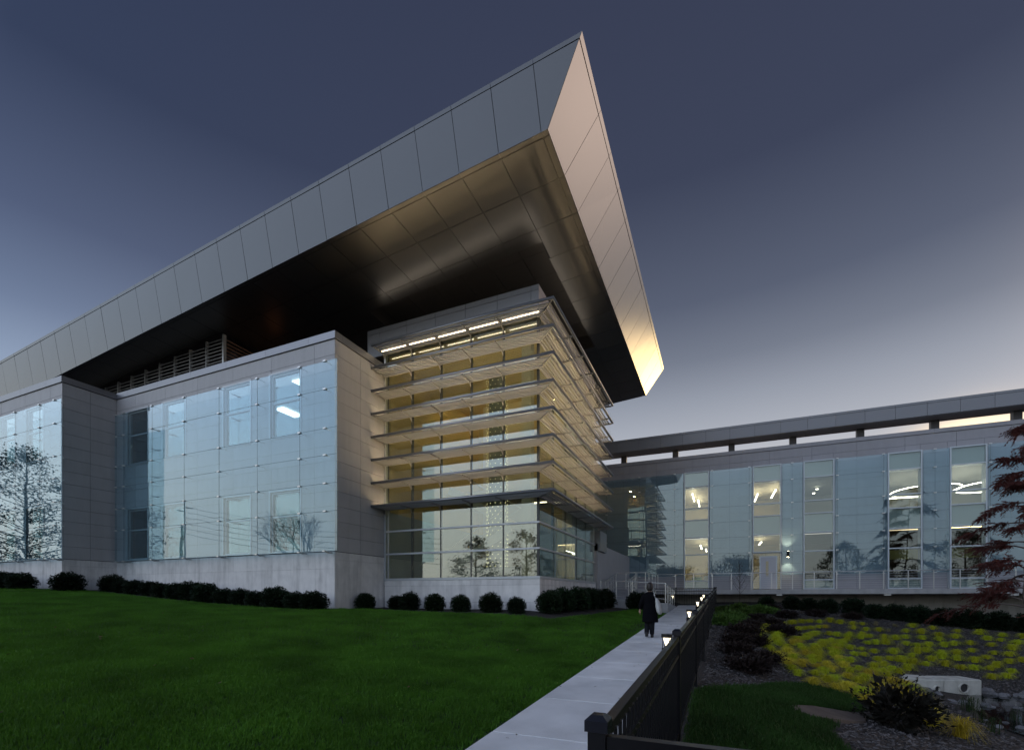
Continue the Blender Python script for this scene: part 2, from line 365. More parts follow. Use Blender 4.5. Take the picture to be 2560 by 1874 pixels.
# grass blades scattered over the lawns with geometry nodes
def clump(n, hgt, spread, wd, seed):
    rg = random.Random(seed); b = MB()
    for i in range(n):
        x, y = rg.uniform(-spread, spread), rg.uniform(-spread, spread); a = rg.uniform(0, 2 * math.pi); ht = hgt * rg.uniform(.55, 1.15)
        ln = rg.uniform(.1, .75) * ht; w2 = wd * rg.uniform(.7, 1.2) / 2; dx, dy = math.cos(a), math.sin(a); px, py = -dy * w2, dx * w2
        o = len(b.v)
        b.v += [(x - px, y - py, -.01), (x + px, y + py, -.01), (x + dx * ln * .45 + px * .8, y + dy * ln * .45 + py * .8, ht * .65), (x + dx * ln * .45 - px * .8, y + dy * ln * .45 - py * .8, ht * .65), (x + dx * ln, y + dy * ln, ht)]
        b.f += [(o, o + 1, o + 2, o + 3), (o + 3, o + 2, o + 4)]
    return b
M_GRASS = leafmat('grass blade', (.070, .185, .017), var=0, nvar=.5, trans=.3, rough=.6, scale=.9, world=True)
M_CHIP = mat('bark chip', (.11, .10, .10), .85, var=.5)
def hidden_mesh_obj(name, me, m):
    me.materials.append(m); return bpy.data.objects.new(name, me)      # not linked: only instanced
def scatter(name, surf, objs, dens, smin, smax, seed, tilt=0.):
    g = bpy.data.node_groups.new(name, 'GeometryNodeTree')
    g.interface.new_socket('Geometry', in_out='INPUT', socket_type='NodeSocketGeometry'); g.interface.new_socket('Geometry', in_out='OUTPUT', socket_type='NodeSocketGeometry')
    n = g.nodes; l = g.links; gi = n.new('NodeGroupInput'); go = n.new('NodeGroupOutput')
    di = n.new('GeometryNodeDistributePointsOnFaces'); di.inputs['Density'].default_value = dens; di.inputs['Seed'].default_value = seed; l.new(gi.outputs[0], di.inputs['Mesh'])
    ip = n.new('GeometryNodeInstanceOnPoints'); l.new(di.outputs['Points'], ip.inputs['Points'])
    gg = n.new('GeometryNodeGeometryToInstance')
    for o in objs:
        oi = n.new('GeometryNodeObjectInfo'); oi.inputs['Object'].default_value = o; oi.inputs['As Instance'].default_value = True; l.new(oi.outputs['Geometry'], gg.inputs[0])
    l.new(gg.outputs[0], ip.inputs['Instance']); ip.inputs['Pick Instance'].default_value = True
    r = n.new('FunctionNodeRandomValue'); r.data_type = 'FLOAT_VECTOR'; r.inputs[0].default_value = (-tilt, -tilt, 0); r.inputs[1].default_value = (tilt, tilt, 6.283); l.new(r.outputs[0], ip.inputs['Rotation'])
    r2 = n.new('FunctionNodeRandomValue'); r2.data_type = 'FLOAT'; r2.inputs[2].default_value = smin; r2.inputs[3].default_value = smax; l.new(r2.outputs[1], ip.inputs['Scale'])
    l.new(ip.outputs[0], go.inputs[0])
    o = bpy.data.objects.new(name, surf); C.objects.link(o); md = o.modifiers.new('scatter', 'NODES'); md.node_group = g; return o
cl = [hidden_mesh_obj('blades', clump(16, .055, .06, .006, s).mesh('blades'), M_GRASS) for s in range(4)]
clf = [hidden_mesh_obj('blades', clump(14, .06, .09, .011, 20 + s).mesh('blades'), M_GRASS) for s in range(3)]
def submesh(src, test, nm):
    me = src.data; b = MB(); mp = {}
    for p in me.polygons:
        if not test(p.center): continue
        f = []
        for i in p.vertices:
            if i not in mp: mp[i] = len(b.v); b.v.append(tuple(me.vertices[i].co))
            f.append(mp[i])
        b.f.append(tuple(f))
    return b.mesh(nm)
def camdepth(c): return -.398 * c[0] + .917 * c[1]
inview = lambda c: c[0] > -36 and camdepth(c) > 2.2 and abs(.917 * c[0] + .398 * c[1]) < 1.15 * camdepth(c) + 1.0
tag(scatter('grass', submesh(lawn, lambda c: inview(c) and camdepth(c) < 10.5, 'near turf'), cl, 430, .8, 1.3, 3, .25), 'short dense green grass of the near lawn', 'grass', kind='stuff')
tag(scatter('grass', submesh(lawn, lambda c: inview(c) and camdepth(c) >= 10.5, 'far turf'), clf, 150, .8, 1.25, 4, .25), 'short green grass of the lawn towards the building', 'grass', kind='stuff')
cl2 = [hidden_mesh_obj('blades', clump(16, .055, .06, .006, 40 + s).mesh('blades'), leafmat('shade painted grass blade', (.030, .075, .014), var=0, nvar=.45, trans=.25, rough=.6, scale=.9, world=True)) for s in range(3)]  # same grass as the lawn, with shade painted in by a darker green
tag(scatter('grass', lawn2.data.copy(), cl2, 420, .9, 1.5, 5, .25), 'grass with painted shade on the lawn tongue beyond the fence', 'grass', kind='stuff')
chip = hidden_mesh_obj('chip', MB().add([(-.03, -.008, 0), (.03, -.006, .004), (.028, .008, .006), (-.028, .007, .002), (-.02, 0, .012), (.02, 0, .014)], [(0, 1, 5, 4), (1, 2, 5), (2, 3, 4, 5), (3, 0, 4)]).mesh('chip'), M_CHIP)
chip2 = hidden_mesh_obj('chip', MB().add([(-.018, -.012, 0), (.022, -.01, .006), (.018, .012, .012), (-.02, .01, .004)], [(0, 1, 2, 3)]).mesh('chip'), M_CHIP)
def bedkeep(x, y):
    d = -.398 * x + .917 * y; X = .917 * x + .398 * y
    return d > 3.5 and X < 1.12 * d + .5 and not inpoly(x, y, LAWN2) and not (5.0 < x and 10.5 < y < 16.8)
bs = sheet('bed', np.arange(-.25, 14, .3), np.arange(3, 33, .3), M_MULCH, .004, keep=bedkeep)
bm_ = bs.data; bpy.data.objects.remove(bs)
tag(scatter('mulch', bm_, [chip, chip2], 170, .7, 1.5, 9, .5), 'shredded bark chips lying over the planting bed', 'mulch', kind='stuff')

# path of concrete slabs along the fence
path = thing('path', (-1.55, 14, zpath(14)), 'pale concrete path of square slabs along the black fence', 'path'); path['kind'] = 'structure'; del path['category']
PX0, PX1 = -2.36, -.90; vj = [-5.1 + 1.66 * k for k in range(22)] + [32.4]
pb = MB()
pb.slab4((PX0 + .02, -5.1, zpath(-5.1) + .0), (PX1 - .02, -5.1, zpath(-5.1)), (PX1 - .02, 32.4, zpath(32.4)), (PX0 + .02, 32.4, zpath(32.4)), .15)
mk('slab_bed', pb, M_DARK, path)
for a, c in zip(vj[:-1], vj[1:]):
    g = .011; q = MB(); x0, x1, y0, y1 = PX0, PX1, a + g, c - g; e = .007
    za, zc = zpath(y0) + .035, zpath(y1) + .035
    top = [(x0 + e, y0 + e, za), (x1 - e, y0 + e, za), (x1 - e, y1 - e, zc), (x0 + e, y1 - e, zc)]
    rim = [(x0, y0, za - .01), (x1, y0, za - .01), (x1, y1, zc - .01), (x0, y1, zc - .01)]; bot = [(p[0], p[1], p[2] - .1) for p in rim]
    q.add(top + rim + bot, [(0, 1, 2, 3)] + [(4 + i, 4 + (i + 1) % 4, (i + 1) % 4, i) for i in range(4)] + [(8 + i, 8 + (i + 1) % 4, 4 + (i + 1) % 4, 4 + i) for i in range(4)])
    mk('slab', q, M_PATH, path)
# path turn at the far end
bx('slab', M_PATH, path, -2.36, -.45, 32.42, 33.6, .7, zpath(32.4) + .036)

# pond
M_WATER = mat('dark pond water', (.006, .008, .008), .04, 0, spec=.6, bump=.05, bump_s=3)
b = MB(); ring = [(4.9, 15.2), (5.3, 16.2), (6.2, 16.9), (8, 17.2), (11, 17), (14, 16), (15, 13.5), (13, 11), (10, 9.4), (7.6, 9.6), (6.2, 10.9), (5.4, 12.6), (5.0, 14)]
b.add([(x, y, -1.2) for x, y in ring], [tuple(range(len(ring)))])
tag(mk('pond_water', b, M_WATER), 'still dark pond water below the concrete headwall', None, kind='structure')

# a few fallen leaves blown over path and lawn
leaf_ = hidden_mesh_obj('leaf', MB().add([(-.035, 0, .004), (0, .018, .012), (.04, 0, .006), (0, -.018, .002)], [(0, 1, 2, 3)]).mesh('leaf'), mat('fallen leaf', (.10, .06, .03), .8, var=.5))
lq = MB().add([(PX0 + .03, 2, zpath(2) + .036), (PX1 - .03, 2, zpath(2) + .036), (PX1 - .03, 32, zpath(32) + .036), (PX0 + .03, 32, zpath(32) + .036)], [(0, 1, 2, 3)]).mesh('leaf ground')
tag(scatter('fallen_leaves', lq, [leaf_], 1.6, .4, 1.1, 21, .3), 'scattered dry leaves lying on the concrete path', 'leaves', kind='stuff')
lq2 = submesh(lawn, lambda c: inview(c) and camdepth(c) < 16, 'leaf lawn')
for v_ in lq2.vertices: v_.co.z += .05
tag(scatter('fallen_leaves', lq2, [leaf_], .7, .5, 1.2, 22, .5), 'sparse dry leaves lying on the lawn', 'leaves', kind='stuff')

# ------------------------------------------------------------------ cladding and window helpers
def clad_front(root, y, x0, x1, zs, xsj, m, holes=(), gap=.006, th=.05, name='wall_panel'):
    """panels on a front wall (facing -y), each its own object, cut round the holes (x0, x1, z0, z1)"""
    for z0, z1 in zip(zs[:-1], zs[1:]):
        cuts = sorted({x0, x1, *[x for x in xsj if x0 < x < x1]})
        for a, c in zip(cuts[:-1], cuts[1:]):
            rects = [(a, c, z0, z1)]
            for hx0, hx1, hz0, hz1 in holes:
                nr_ = []
                for r0, r1, q0, q1 in rects:
                    if hx1 <= r0 or hx0 >= r1 or hz1 <= q0 or hz0 >= q1: nr_.append((r0, r1, q0, q1)); continue
                    if hx0 > r0: nr_.append((r0, hx0, q0, q1))
                    if hx1 < r1: nr_.append((hx1, r1, q0, q1))
                    m0, m1 = max(r0, hx0), min(r1, hx1)
                    if hz0 > q0: nr_.append((m0, m1, q0, hz0))
                    if hz1 < q1: nr_.append((m0, m1, hz1, q1))
                rects = nr_
            for r0, r1, q0, q1 in rects:
                if r1 - r0 > .04 and q1 - q0 > .04: bx(name, m, root, r0 + gap, r1 - gap, y, y + th, q0 + gap, q1 - gap)
def clad_side(root, x, y0, y1, zs, ysj, m, gap=.006, th=.05, name='wall_panel'):
    for z0, z1 in zip(zs[:-1], zs[1:]):
        cuts = sorted({y0, y1, *[v for v in ysj if y0 < v < y1]})
        for a, c in zip(cuts[:-1], cuts[1:]): bx(name, m, root, x - th, x, a + gap, c - gap, z0 + gap, z1 - gap)
def wallbox(root, name, y, x0, x1, z0, z1, holes, m=M_JOINT, th=.25):
    """backing wall with real openings, made as strips round the holes"""
    q = MB(); xs_ = sorted({x0, x1, *[v for hh in holes for v in hh[:2]]}); zs_ = sorted({z0, z1, *[v for hh in holes for v in hh[2:]]})
    for a, c in zip(xs_[:-1], xs_[1:]):
        run = None
        for d, e in zip(zs_[:-1], zs_[1:]):
            inh = any(hh[0] <= (a + c) / 2 <= hh[1] and hh[2] <= (d + e) / 2 <= hh[3] for hh in holes)
            if not inh: run = (run[0], e) if run else (d, e)
            if (inh or e == zs_[-1]) and run: q.box(a, c, y, y + th, *run); run = None
    return mk(name, q, m, root)
def window(root, y, x0, x1, zt, fw=.06, dep=.12, gm=None, fm=None, proud=0., blind=None):
    """zt: sill, transoms ..., head; a frame with its panes as sub-parts"""
    fm = fm or M_FRAME; gm = gm or G_WIN; q = MB(); ya, yb = y - proud, y + dep; z0, z1 = zt[0], zt[-1]
    q.box(x0, x0 + fw, ya, yb, z0, z1); q.box(x1 - fw, x1, ya, yb, z0, z1)
    for k, z in enumerate(zt):
        a = z if k == 0 else (z - fw if k == len(zt) - 1 else z - fw / 2)
        q.box(x0 + fw, x1 - fw, ya + .004, yb - .004, a, a + fw)
    o = mk('window', q, fm, root)
    for k in range(len(zt) - 1):
        a = zt[k] + (fw if k == 0 else fw / 2) + .001; c = zt[k + 1] - (fw if k == len(zt) - 2 else fw / 2) - .001
        mk('pane', MB().box(x0 + fw + .001, x1 - fw - .001, ya + .05, ya + .062, a, c), gm, o)
    if blind:
        mk('roller_blind', MB().box(x0 + fw + .01, x1 - fw - .01, y + .16, y + .17, blind, z1 - .02), M_BLIND, o)
    return o

# ------------------------------------------------------------------ corner tower with sunshades
TX0, TX1, TY0, TY1 = -13.48, -6.237, 16.916, 25.65
MU = [-13.45, -12.02, -10.58, -9.15, -7.72, -6.237]                       # mullion lines on the front
RV = [16.916, 18.70, 20.44, 22.18, 23.92, 25.65]                          # joints on the side
LV = [5.27 + .975 * k for k in range(8)]                                  # sunshade levels
tw = thing('glass_corner_tower', (-6.237, 16.916, .9), 'glass corner tower ringed by eight lit sunshade shelves under the big roof', 'building')
# stone base
bx('base_core', M_JOINT, tw, TX0 + .05, TX1 + .03, TY0 - .03, TY1 + .1, .2, 2.12)
bj = [-13.42, -12.02, -10.58, -9.15, -7.72, -6.17]
for z0, z1 in ((.4, 1.25), (1.25, 1.93), (1.93, 2.16)):
    for a, c in zip(bj[:-1], bj[1:]): bx('base_stone', M_STONE, tw, a + .003, c - .003, TY0 - .07, TY0 - .032, z0 + .003, z1 - .003)
    yj = [TY0 - .068, 18.7, 20.44, 22.18, 23.92, 25.8]
    for a, c in zip(yj[:-1], yj[1:]): bx('base_stone', M_STONE, tw, TX1 + .032, TX1 + .07, a + .003, c - .003, z0 + .003, z1 - .003)
# sill
mk('sill', MB().box(TX0 + .06, TX1 + .09, TY0 - .09, TY0 + .1, 2.165, 2.26), M_FRAME, tw)
mk('sill', MB().box(TX1 - .1, TX1 + .09, TY0 + .102, TY1 + .1, 2.165, 2.26), M_FRAME, tw)
# mullions, transoms, panes
levels = [2.26, 3.32, 4.31] + LV
for i, x in enumerate(MU):
    wd = .045
    if i in (0, 5): continue
    bx('mullion', M_MULL, tw, x - wd / 2, x + wd / 2, TY0 - .015, TY0 + .13, 2.262, LV[-1])
bx('mullion', M_FRAME, tw, TX0 + .005, TX0 + .09, TY0 - .02, TY0 + .12, 2.262, LV[-1])
bx('mullion', M_FRAME, tw, TX0 + .19, TX0 + .24, TY0 - .012, TY0 + .1, 2.262, LV[0] - .02)
bx('corner_post', M_MULL, tw, TX1 - .075, TX1 + .012, TY0 - .012, TY0 + .075, 2.262, LV[-1])
for y in RV[1:-1]: bx('mullion', M_MULL, tw, TX1 - .1, TX1 + .008, y - .012, y + .012, 2.262, LV[-1])
bx('mullion', M_FRAME, tw, TX1 - .1, TX1 + .012, TY1 - .05, TY1 + .03, 2.262, LV[-1])
for z in (3.32, 4.31):
    bx('transom', M_FRAME, tw, TX0 + .1, TX1 + .055, TY0 - .055, TY0 - .016, z - .035, z + .035)
    bx('transom', M_FRAME, tw, TX1 + .013, TX1 + .055, TY0 - .014, TY1 + .05, z - .035, z + .035)
for z0, z1 in zip(levels[:-1], levels[1:]):
    for a, c in zip(MU[:-1], MU[1:]): bx('glass_pane', G_TOWER, tw, a + .024, c - .024, TY0, TY0 + .012, z0 + .006, z1 - .006)
    for a, c in zip(RV[:-1], RV[1:]): bx('glass_pane', G_TOWER, tw, TX1 - .012, TX1, a + .03, c - .014, z0 + .006, z1 - .006)
# parapet
PZ0, PZ1 = 12.10, 13.35
bx('parapet_core', M_JOINT, tw, -14.33, TX1 - .03, TY0 + .03, TY1 + .25, PZ0 + .01, PZ1 - .03)
pj = [-14.36, -13.72, -12.28, -10.84, -9.41, -7.98, -6.55, TX1]
for z0, z1 in ((PZ0, 13.14), (13.14, PZ1)):
    for a, c in zip(pj[:-1], pj[1:]): bx('parapet_panel', M_COPE, tw, a + .008, c - .008 * (c != TX1), TY0 - .01, TY0 + .028, z0 + .008, z1 - .008)
    yj = [TY0 + .03, 18.3, 20.0, 21.7, 23.4, 25.1, TY1 + .28]
    for a, c in zip(yj[:-1], yj[1:]): bx('parapet_panel', M_COPE, tw, TX1 - .028, TX1 + .0, a + .008, c - .008, z0 + .008, z1 - .008)
bx('parapet_panel', M_COPE, tw, -14.40, -14.362, TY0 - .01, TY1, PZ0 - .3, PZ1)
# interior
bx('interior_floor', mat('tower floor', (.25, .23, .2), .5), tw, TX0 + .1, TX1 - .12, TY0 + .2, TY1 - .1, 2.0, 2.15)
M_LOBBY = mat('lobby wall', (.30, .36, .36), .7, noise_s=.8, noise_a=.05)
for z0, z1, m_ in ((2.2, 5.2, M_LOBBY), (5.21, 12.05, M_WARMWALL)):
    bx('interior_wall', m_, tw, TX0 + .02, TX0 + .1, TY0 + .3, TY1 + .2, z0, z1)
    bx('interior_wall', m_, tw, TX0 + .1, TX1 - 1.7, TY1 + .06, TY1 + .2, z0, z1)
bx('interior_wall', M_CREAM, tw, -12.0, -9.6, 23.6, 23.7, 2.2, 12.0)
bx('interior_ceiling', M_WARMWALL, tw, TX0 + .1, TX1 - .12, TY0 + .2, TY1, 11.98, 12.08)
bx('gallery_floor', M_CREAM, tw, TX0 + .1, TX1 - .3, 21.9, TY1, 6.55, 6.95)
bx('bulkhead', M_WARMWALL, tw, TX0 + .1, TX1 - .3, 20.4, 20.6, 10.9, 11.97)
bx('interior_column', M_CREAM, tw, -7.35, -6.95, 17.9, 18.3, 2.15, 11.97)
bx('interior_column', M_CREAM, tw, -7.35, -6.95, 23.4, 23.8, 2.15, 6.5)
for k, (x, y) in enumerate(((-12, 21.4), (-10, 21.8), (-8, 21.4), (-8, 24), (-11.5, 24))):
    bx('ceiling_emitter', mat('added warm glow', (.9, .9, .9), .5, emit=(1, .74, .36), es=75), tw, x - .09, x + .09, y - .09, y + .09, 11.93, 11.975)  # added glowing boxes, out of sight behind the bulkhead, to warm the upper interior
for x, y in ((-11.8, 24), (-9.0, 24), (-7.6, 24.4)):
    bx('ceiling_emitter', mat('lobby light', (.9, .9, .9), .5, emit=(1, .88, .66), es=3.5), tw, x - .6, x + .6, y - .06, y + .06, 6.50, 6.545)
bx('reception_desk', mat('desk front', (.18, .2, .22), .5), tw, -12.6, -7.6, 18.4, 18.6, 2.15, 2.75)
# sunshades
D0, D1 = .06, .85; ex = TY1 + .85
for k, z in enumerate(LV):
    ss = mk('sunshade', MB().box(TX0 + .06, TX1 + D0, TY0 - D0 - .03, TY0 - D0 + .04, z - .03, z + .03).box(TX1 + D0 - .04, TX1 + D0 + .03, TY0 - D0 + .041, ex - .8, z - .03, z + .03), M_SLAT, tw)
    mk('outer_tube', MB().tube([(TX0 + .01, TY0 - D1, z + .03), (TX1 + D1, TY0 - D1, z + .03), (TX1 + D1, ex, z + .03)], .062, 12), M_ALU, ss, sm=True)
    for d in (.17, .29, .41, .53, .65):
        q = MB(); q.beam((TX0 + .02, TY0 - d, z), (TX1 + d, TY0 - d, z), .068, .024); mk('slat', q, M_SLAT, ss)
        q = MB(); q.beam((TX1 + d, TY0 - d, z), (TX1 + d, ex - .03, z), .068, .024); mk('slat', q, M_SLAT, ss)
    for x in MU[:-1]:
        q = MB(); xx = x + .03 if x == MU[0] else x
        q.box(xx - .011, xx + .011, TY0 - D1 + .05, TY0 - .016, z - .045, z + .02)
        q.add([(xx - .01, TY0 - .017, z - .05), (xx + .01, TY0 - .017, z - .05), (xx + .01, TY0 - .2, z - .05), (xx - .01, TY0 - .2, z - .05), (xx - .01, TY0 - .017, z - .22), (xx + .01, TY0 - .017, z - .22)], [(0, 3, 2, 1), (0, 4, 3), (1, 2, 5), (3, 4, 5, 2), (0, 1, 5, 4)])
        mk('bracket', q, M_SLAT, ss)
    for y in RV[1:] + [ex - .04]:
        q = MB(); q.box(TX1 + .014, TX1 + D1 - .05, y - .011, y + .011, z - .06, z + .025)
        mk('bracket', q, M_SLAT, ss)
    q = MB(); q.beam((TX1 + .02, TY0 - .02, z - .02), (TX1 + D1, TY0 - D1, z), .03, .07); mk('bracket', q, M_SLAT, ss)
    yl, xl = (TY0 - .35, TX1 + .35) if k == 7 else (TY0 - .41, TX1 + .41); za, zc = (z - .04, z - .018) if k == 7 else (z + .016, z + .028)
    for a, c in zip(MU[:-1], MU[1:]):
        mk('light_strip', MB().box(a + .12, c - .07 + (.2 if c == MU[-1] else 0), yl - (.012 if k == 7 else .009), yl + (.012 if k == 7 else .009), za, zc), M_LEDT if k == 7 else (M_LEDU if k == 6 else M_LED), ss)
    for a, c in zip([TY0 - .25] + RV[1:-1], RV[1:]):
        mk('light_strip', MB().box(xl - .009, xl + .009, a + .08, c - .08, z + .016, z + .028), M_LEDT if k == 7 else (M_LEDU if k == 6 else M_LED), ss)
    tr_ = MB(); zt0 = z + .0125                                            # added trays that block the strips from below, so they light upward only
    if k < 7: tr_.box(TX0 + .1, TX1 + .3, yl - .04, yl + .04, zt0, zt0 + .003).box(TX0 + .1, TX1 + .3, yl - .0435, yl - .0405, zt0, zt0 + .03).box(TX0 + .1, TX1 + .3, yl + .0405, yl + .0435, zt0, zt0 + .03)
    tr_.box(xl - .04, xl + .04, TY0 - .2, TY1, zt0 + .0004, zt0 + .0034).box(xl - .0435, xl - .0405, TY0 - .2, TY1, zt0, zt0 + .03).box(xl + .0405, xl + .0435, TY0 - .2, TY1, zt0, zt0 + .03)
    mk('light_tray', tr_, M_SLAT, ss)
# uplights hidden behind the parapet edge wash the soffit
for a, c in zip(pj[1:-1], pj[2:]): bx('uplight', M_UP, tw, a + .004, c - .004 - (.2 if c == TX1 else 0), TY0 + .16, TY0 + .24, PZ1 - .02, PZ1 + .02)
for a, c in zip(RV[:-1], RV[1:]): bx('uplight', M_UP, tw, TX1 - .24, TX1 - .16, a + (.15 if a == TY0 else .004), c - .004, PZ1 - .02, PZ1 + .02)

# column of dot lights and stair inside the tower
lc = thing('light_column', (-9.674, 20.5, 2.15), 'tall column of tiny yellow dot lights standing inside the glass tower', 'light column')
mk('core', MB().cyl(-9.674, 20.5, 2.15, 11.9, .40, n=20), mat('column core', (.10, .12, .11), .35, .3), lc, sm=False)
q = MB()
for i in range(52):
    for j in range(12):
        t = 2 * math.pi * (j + .5 * (i % 2)) / 12; r = .50; x, y, z = -9.674 + r * math.cos(t), 20.5 + r * math.sin(t), 2.35 + i * .185; s_ = .016
        q.add([(x - s_, y, z), (x + s_, y, z), (x, y - s_, z), (x, y + s_, z), (x, y, z - s_), (x, y, z + s_)], [(0, 2, 5), (2, 1, 5), (1, 3, 5), (3, 0, 5), (2, 0, 4), (1, 2, 4), (3, 1, 4), (0, 3, 4)])
tag(mk('dot_light', q, M_DOT, lc), None, None, kind='stuff')
st = thing('staircase', (-11.5, 22.2, 2.15), 'white staircase rising behind the glass of the tower', 'staircase')
for (xa, za, xb, zb, yy) in ((-12.6, 2.2, -8.6, 4.6, 19.6), (-8.6, 4.6, -12.6, 6.9, 21.0)):
    for dy in (0, 1.2): mk('stringer', MB().beam((xa, yy + dy, za), (xb, yy + dy, zb), .06, .38), M_WHITE, st)
    for i in range(14):
        t = (i + .5) / 14; x = xa + (xb - xa) * t; z = za + (zb - za) * t + .1
        bx('tread', M_CREAM, st, x - .15, x + .15, yy + .04, yy + 1.16, z, z + .05)
    for dy in (0.02, 1.18): mk('handrail', MB().tube([(xa, yy + dy, za + 1.05), (xb, yy + dy, zb + 1.05)], .025, 8), M_STEEL, st)
bx('landing', M_CREAM, st, -8.6, -7.5, 19.6, 22.2, 4.55, 4.72)

# ------------------------------------------------------------------ cantilevered roof
def zb(u, v): return 15.0 + .0845 * (u + 4.52) + .013 * max(0, v - 18)
def zt(u, v): return 17.09 + .0785 * (u + 3.436) + .013 * max(0, v - 16)
rf = thing('cantilever_roof', (-6.2, 20, 14.9), 'huge tilted metal roof slab flying out over the glass tower', 'roof')
BU, TU, FV, TV = -4.52, -3.436, 13.0, 12.77                               # bottom/top right edges, bottom/top front edges
UL, VB, VT = -42.0, 33.4, 34.5
# dark core behind the panels
q = MB(); i_ = .06
lo = [(UL, FV + i_), (BU - i_, FV + i_), (BU - i_, VB - i_), (UL, VB - i_)]; hi = [(UL, TV + i_), (TU - i_, TV + i_), (TU - i_, VT - i_), (UL, VT - i_)]
RX0, RX1, RY0, RY1 = -14.4, -6.15, 16.9, 25.3                               # recess over the tower
top = [(u, v, zt(u, v) - .06) for u, v in hi]
bot = [(u + (.0 if k in (0, 3) else -.02), v, zb(u, v) + .06) for k, (u, v) in enumerate(lo)]
q.add(top, [(0, 1, 2, 3)]); q.add(bot + top, [(0, 1, 5, 4), (1, 2, 6, 5), (2, 3, 7, 6), (3, 0, 4, 7)])
# underside of the core with the recess left open
def lz(u, v): return (u, v, zb(u, v) + .055)
xs_ = [UL, RX0, RX1, BU - i_ - .02]; ys_ = [FV + i_, RY0, RY1, VB - i_]
for a in range(3):
    for c in range(3):
        if a == 1 and c == 1: continue
        q.add([lz(xs_[a], ys_[c]), lz(xs_[a], ys_[c + 1]), lz(xs_[a + 1], ys_[c + 1]), lz(xs_[a + 1], ys_[c])], [(0, 1, 2, 3)])
mk('roof_core', q, M_DARK, rf)
q = MB(); dz = .75
def hz(u, v): return (u, v, zb(u, v) + dz)
R4 = [(RX0, RY0), (RX1, RY0), (RX1, RY1), (RX0, RY1)]
for a in range(4):
    p, r = R4[a], R4[(a + 1) % 4]; q.add([lz(*p), lz(*r), hz(*r), hz(*p)], [(0, 1, 2, 3)])
mk('recess_reveal', q, M_SOFF, rf)
uj = [-4.72 - 1.3655 * k for k in range(28)]; vj_ = [13.19] + [14.67 + 1.583 * k for k in range(12)] + [VB]
for k in range(1, 7):
    for j in range(6):
        d, e = RY0 + (RY1 - RY0) * j / 6, RY0 + (RY1 - RY0) * (j + 1) / 6
        a = uj[k + 1] if k < 6 else RX0; c = uj[k] if k > 1 else RX1
        mk('recess_panel', MB().slab4(hz(a, d), hz(a, e), hz(c, e), hz(c, d), .03, .008), mat('dark recess panel', (.10, .09, .085), .45, .6), rf)
# front fascia
SH = -.18; G = .009; us_ = [BU] + uj
def fb(u): return Vector((u, FV, zb(u, FV)))
def ft(u, cut=0.):
    uu = u + SH if u < BU - .01 else TU
    p = Vector((uu, TV, zt(uu, TV))); return p + (fb(u) - p) * cut
for a, c in zip(us_[:-1], us_[1:]):
    mk('fascia_panel', MB().slab4(*[jit(p_, (0, 1, 0)) for p_ in (fb(c), fb(a), ft(a, .075), ft(c, .075))], .05, G), M_ROOF, rf)
    mk('coping_panel', MB().slab4(ft(c, .068), ft(a, .068), ft(a), ft(c), .05, G * .7), M_ROOF, rf)
# side fascia
vs_ = [FV] + [13.06 + 1.583 * k for k in range(1, 13)] + [VB]
def sb(v): return Vector((BU, v, zb(BU, v)))
def stp(v, cut=0.):
    vv = TV if v == FV else (VT if v == VB else v + .45); p = Vector((TU, vv, zt(TU, vv))); return p + (sb(v) - p) * cut
for a, c in zip(vs_[:-1], vs_[1:]):
    mk('fascia_panel', MB().slab4(*[jit(p_, (1, 0, 0)) for p_ in (sb(a), sb(c), stp(c, .075), stp(a, .075))], .05, G), M_ROOF, rf)
    mk('coping_panel', MB().slab4(stp(a, .068), stp(c, .068), stp(c), stp(a), .05, G * .7), M_ROOF, rf)
# soffit edge strips and panels
def s3(u, v, d=0.): return (u, v, zb(u, v) + .012 + d)
for a, c in zip(us_[:-1], us_[1:]):
    if a == BU: continue
    mk('edge_strip', MB().slab4(s3(c, FV + .01), s3(c, FV + .18), s3(a, FV + .18), s3(a, FV + .01), .03, .004), M_SOFF, rf)
mk('edge_strip', MB().slab4(s3(uj[0], FV + .01), s3(uj[0], FV + .18), s3(BU - .01, FV + .18), s3(BU - .01, FV + .01), .03, .004), M_SOFF, rf)
for a, c in zip(vj_[:-1], vj_[1:]):
    mk('edge_strip', MB().slab4(s3(uj[0], a), s3(uj[0], c), s3(BU - .01, c), s3(BU - .01, a), .03, .006), M_SOFF, rf)
for k, (a, c) in enumerate(zip(uj[:-1], uj[1:])):
    if k > 21: break
    for d, e in zip(vj_[:-1], vj_[1:]):
        inrec = 1 <= k <= 6; ca = c
        if inrec and d >= RY0 and e <= RY1: continue
        if inrec and d < RY0 < e: e = RY0
        if inrec and d < RY1 < e: d = RY1
        if c < -9 and d > 25 and a > RX0: continue
        if c < RX0 and d > 22.5: continue
        if c < -27 and d > 17: continue
        if k == 0: ca = RX1 if (d > RY0 - .05 and e < RY1 + .05) else c
        mk('soffit_panel', MB().slab4(s3(ca, d), s3(ca, e), s3(a, e), s3(a, d), .03, G), M_SOFF, rf)
# back edge
def kb(u): return Vector((u, VB, zb(u, VB)))
def kt(u): return Vector((u, VT, zt(u, VT)))
for a, c in zip([TU] + uj[:8], uj[:9]): mk('fascia_panel', MB().slab4(kb(a if a != TU else BU), kb(c), kt(c), kt(a), .05, G), M_ROOF, rf)

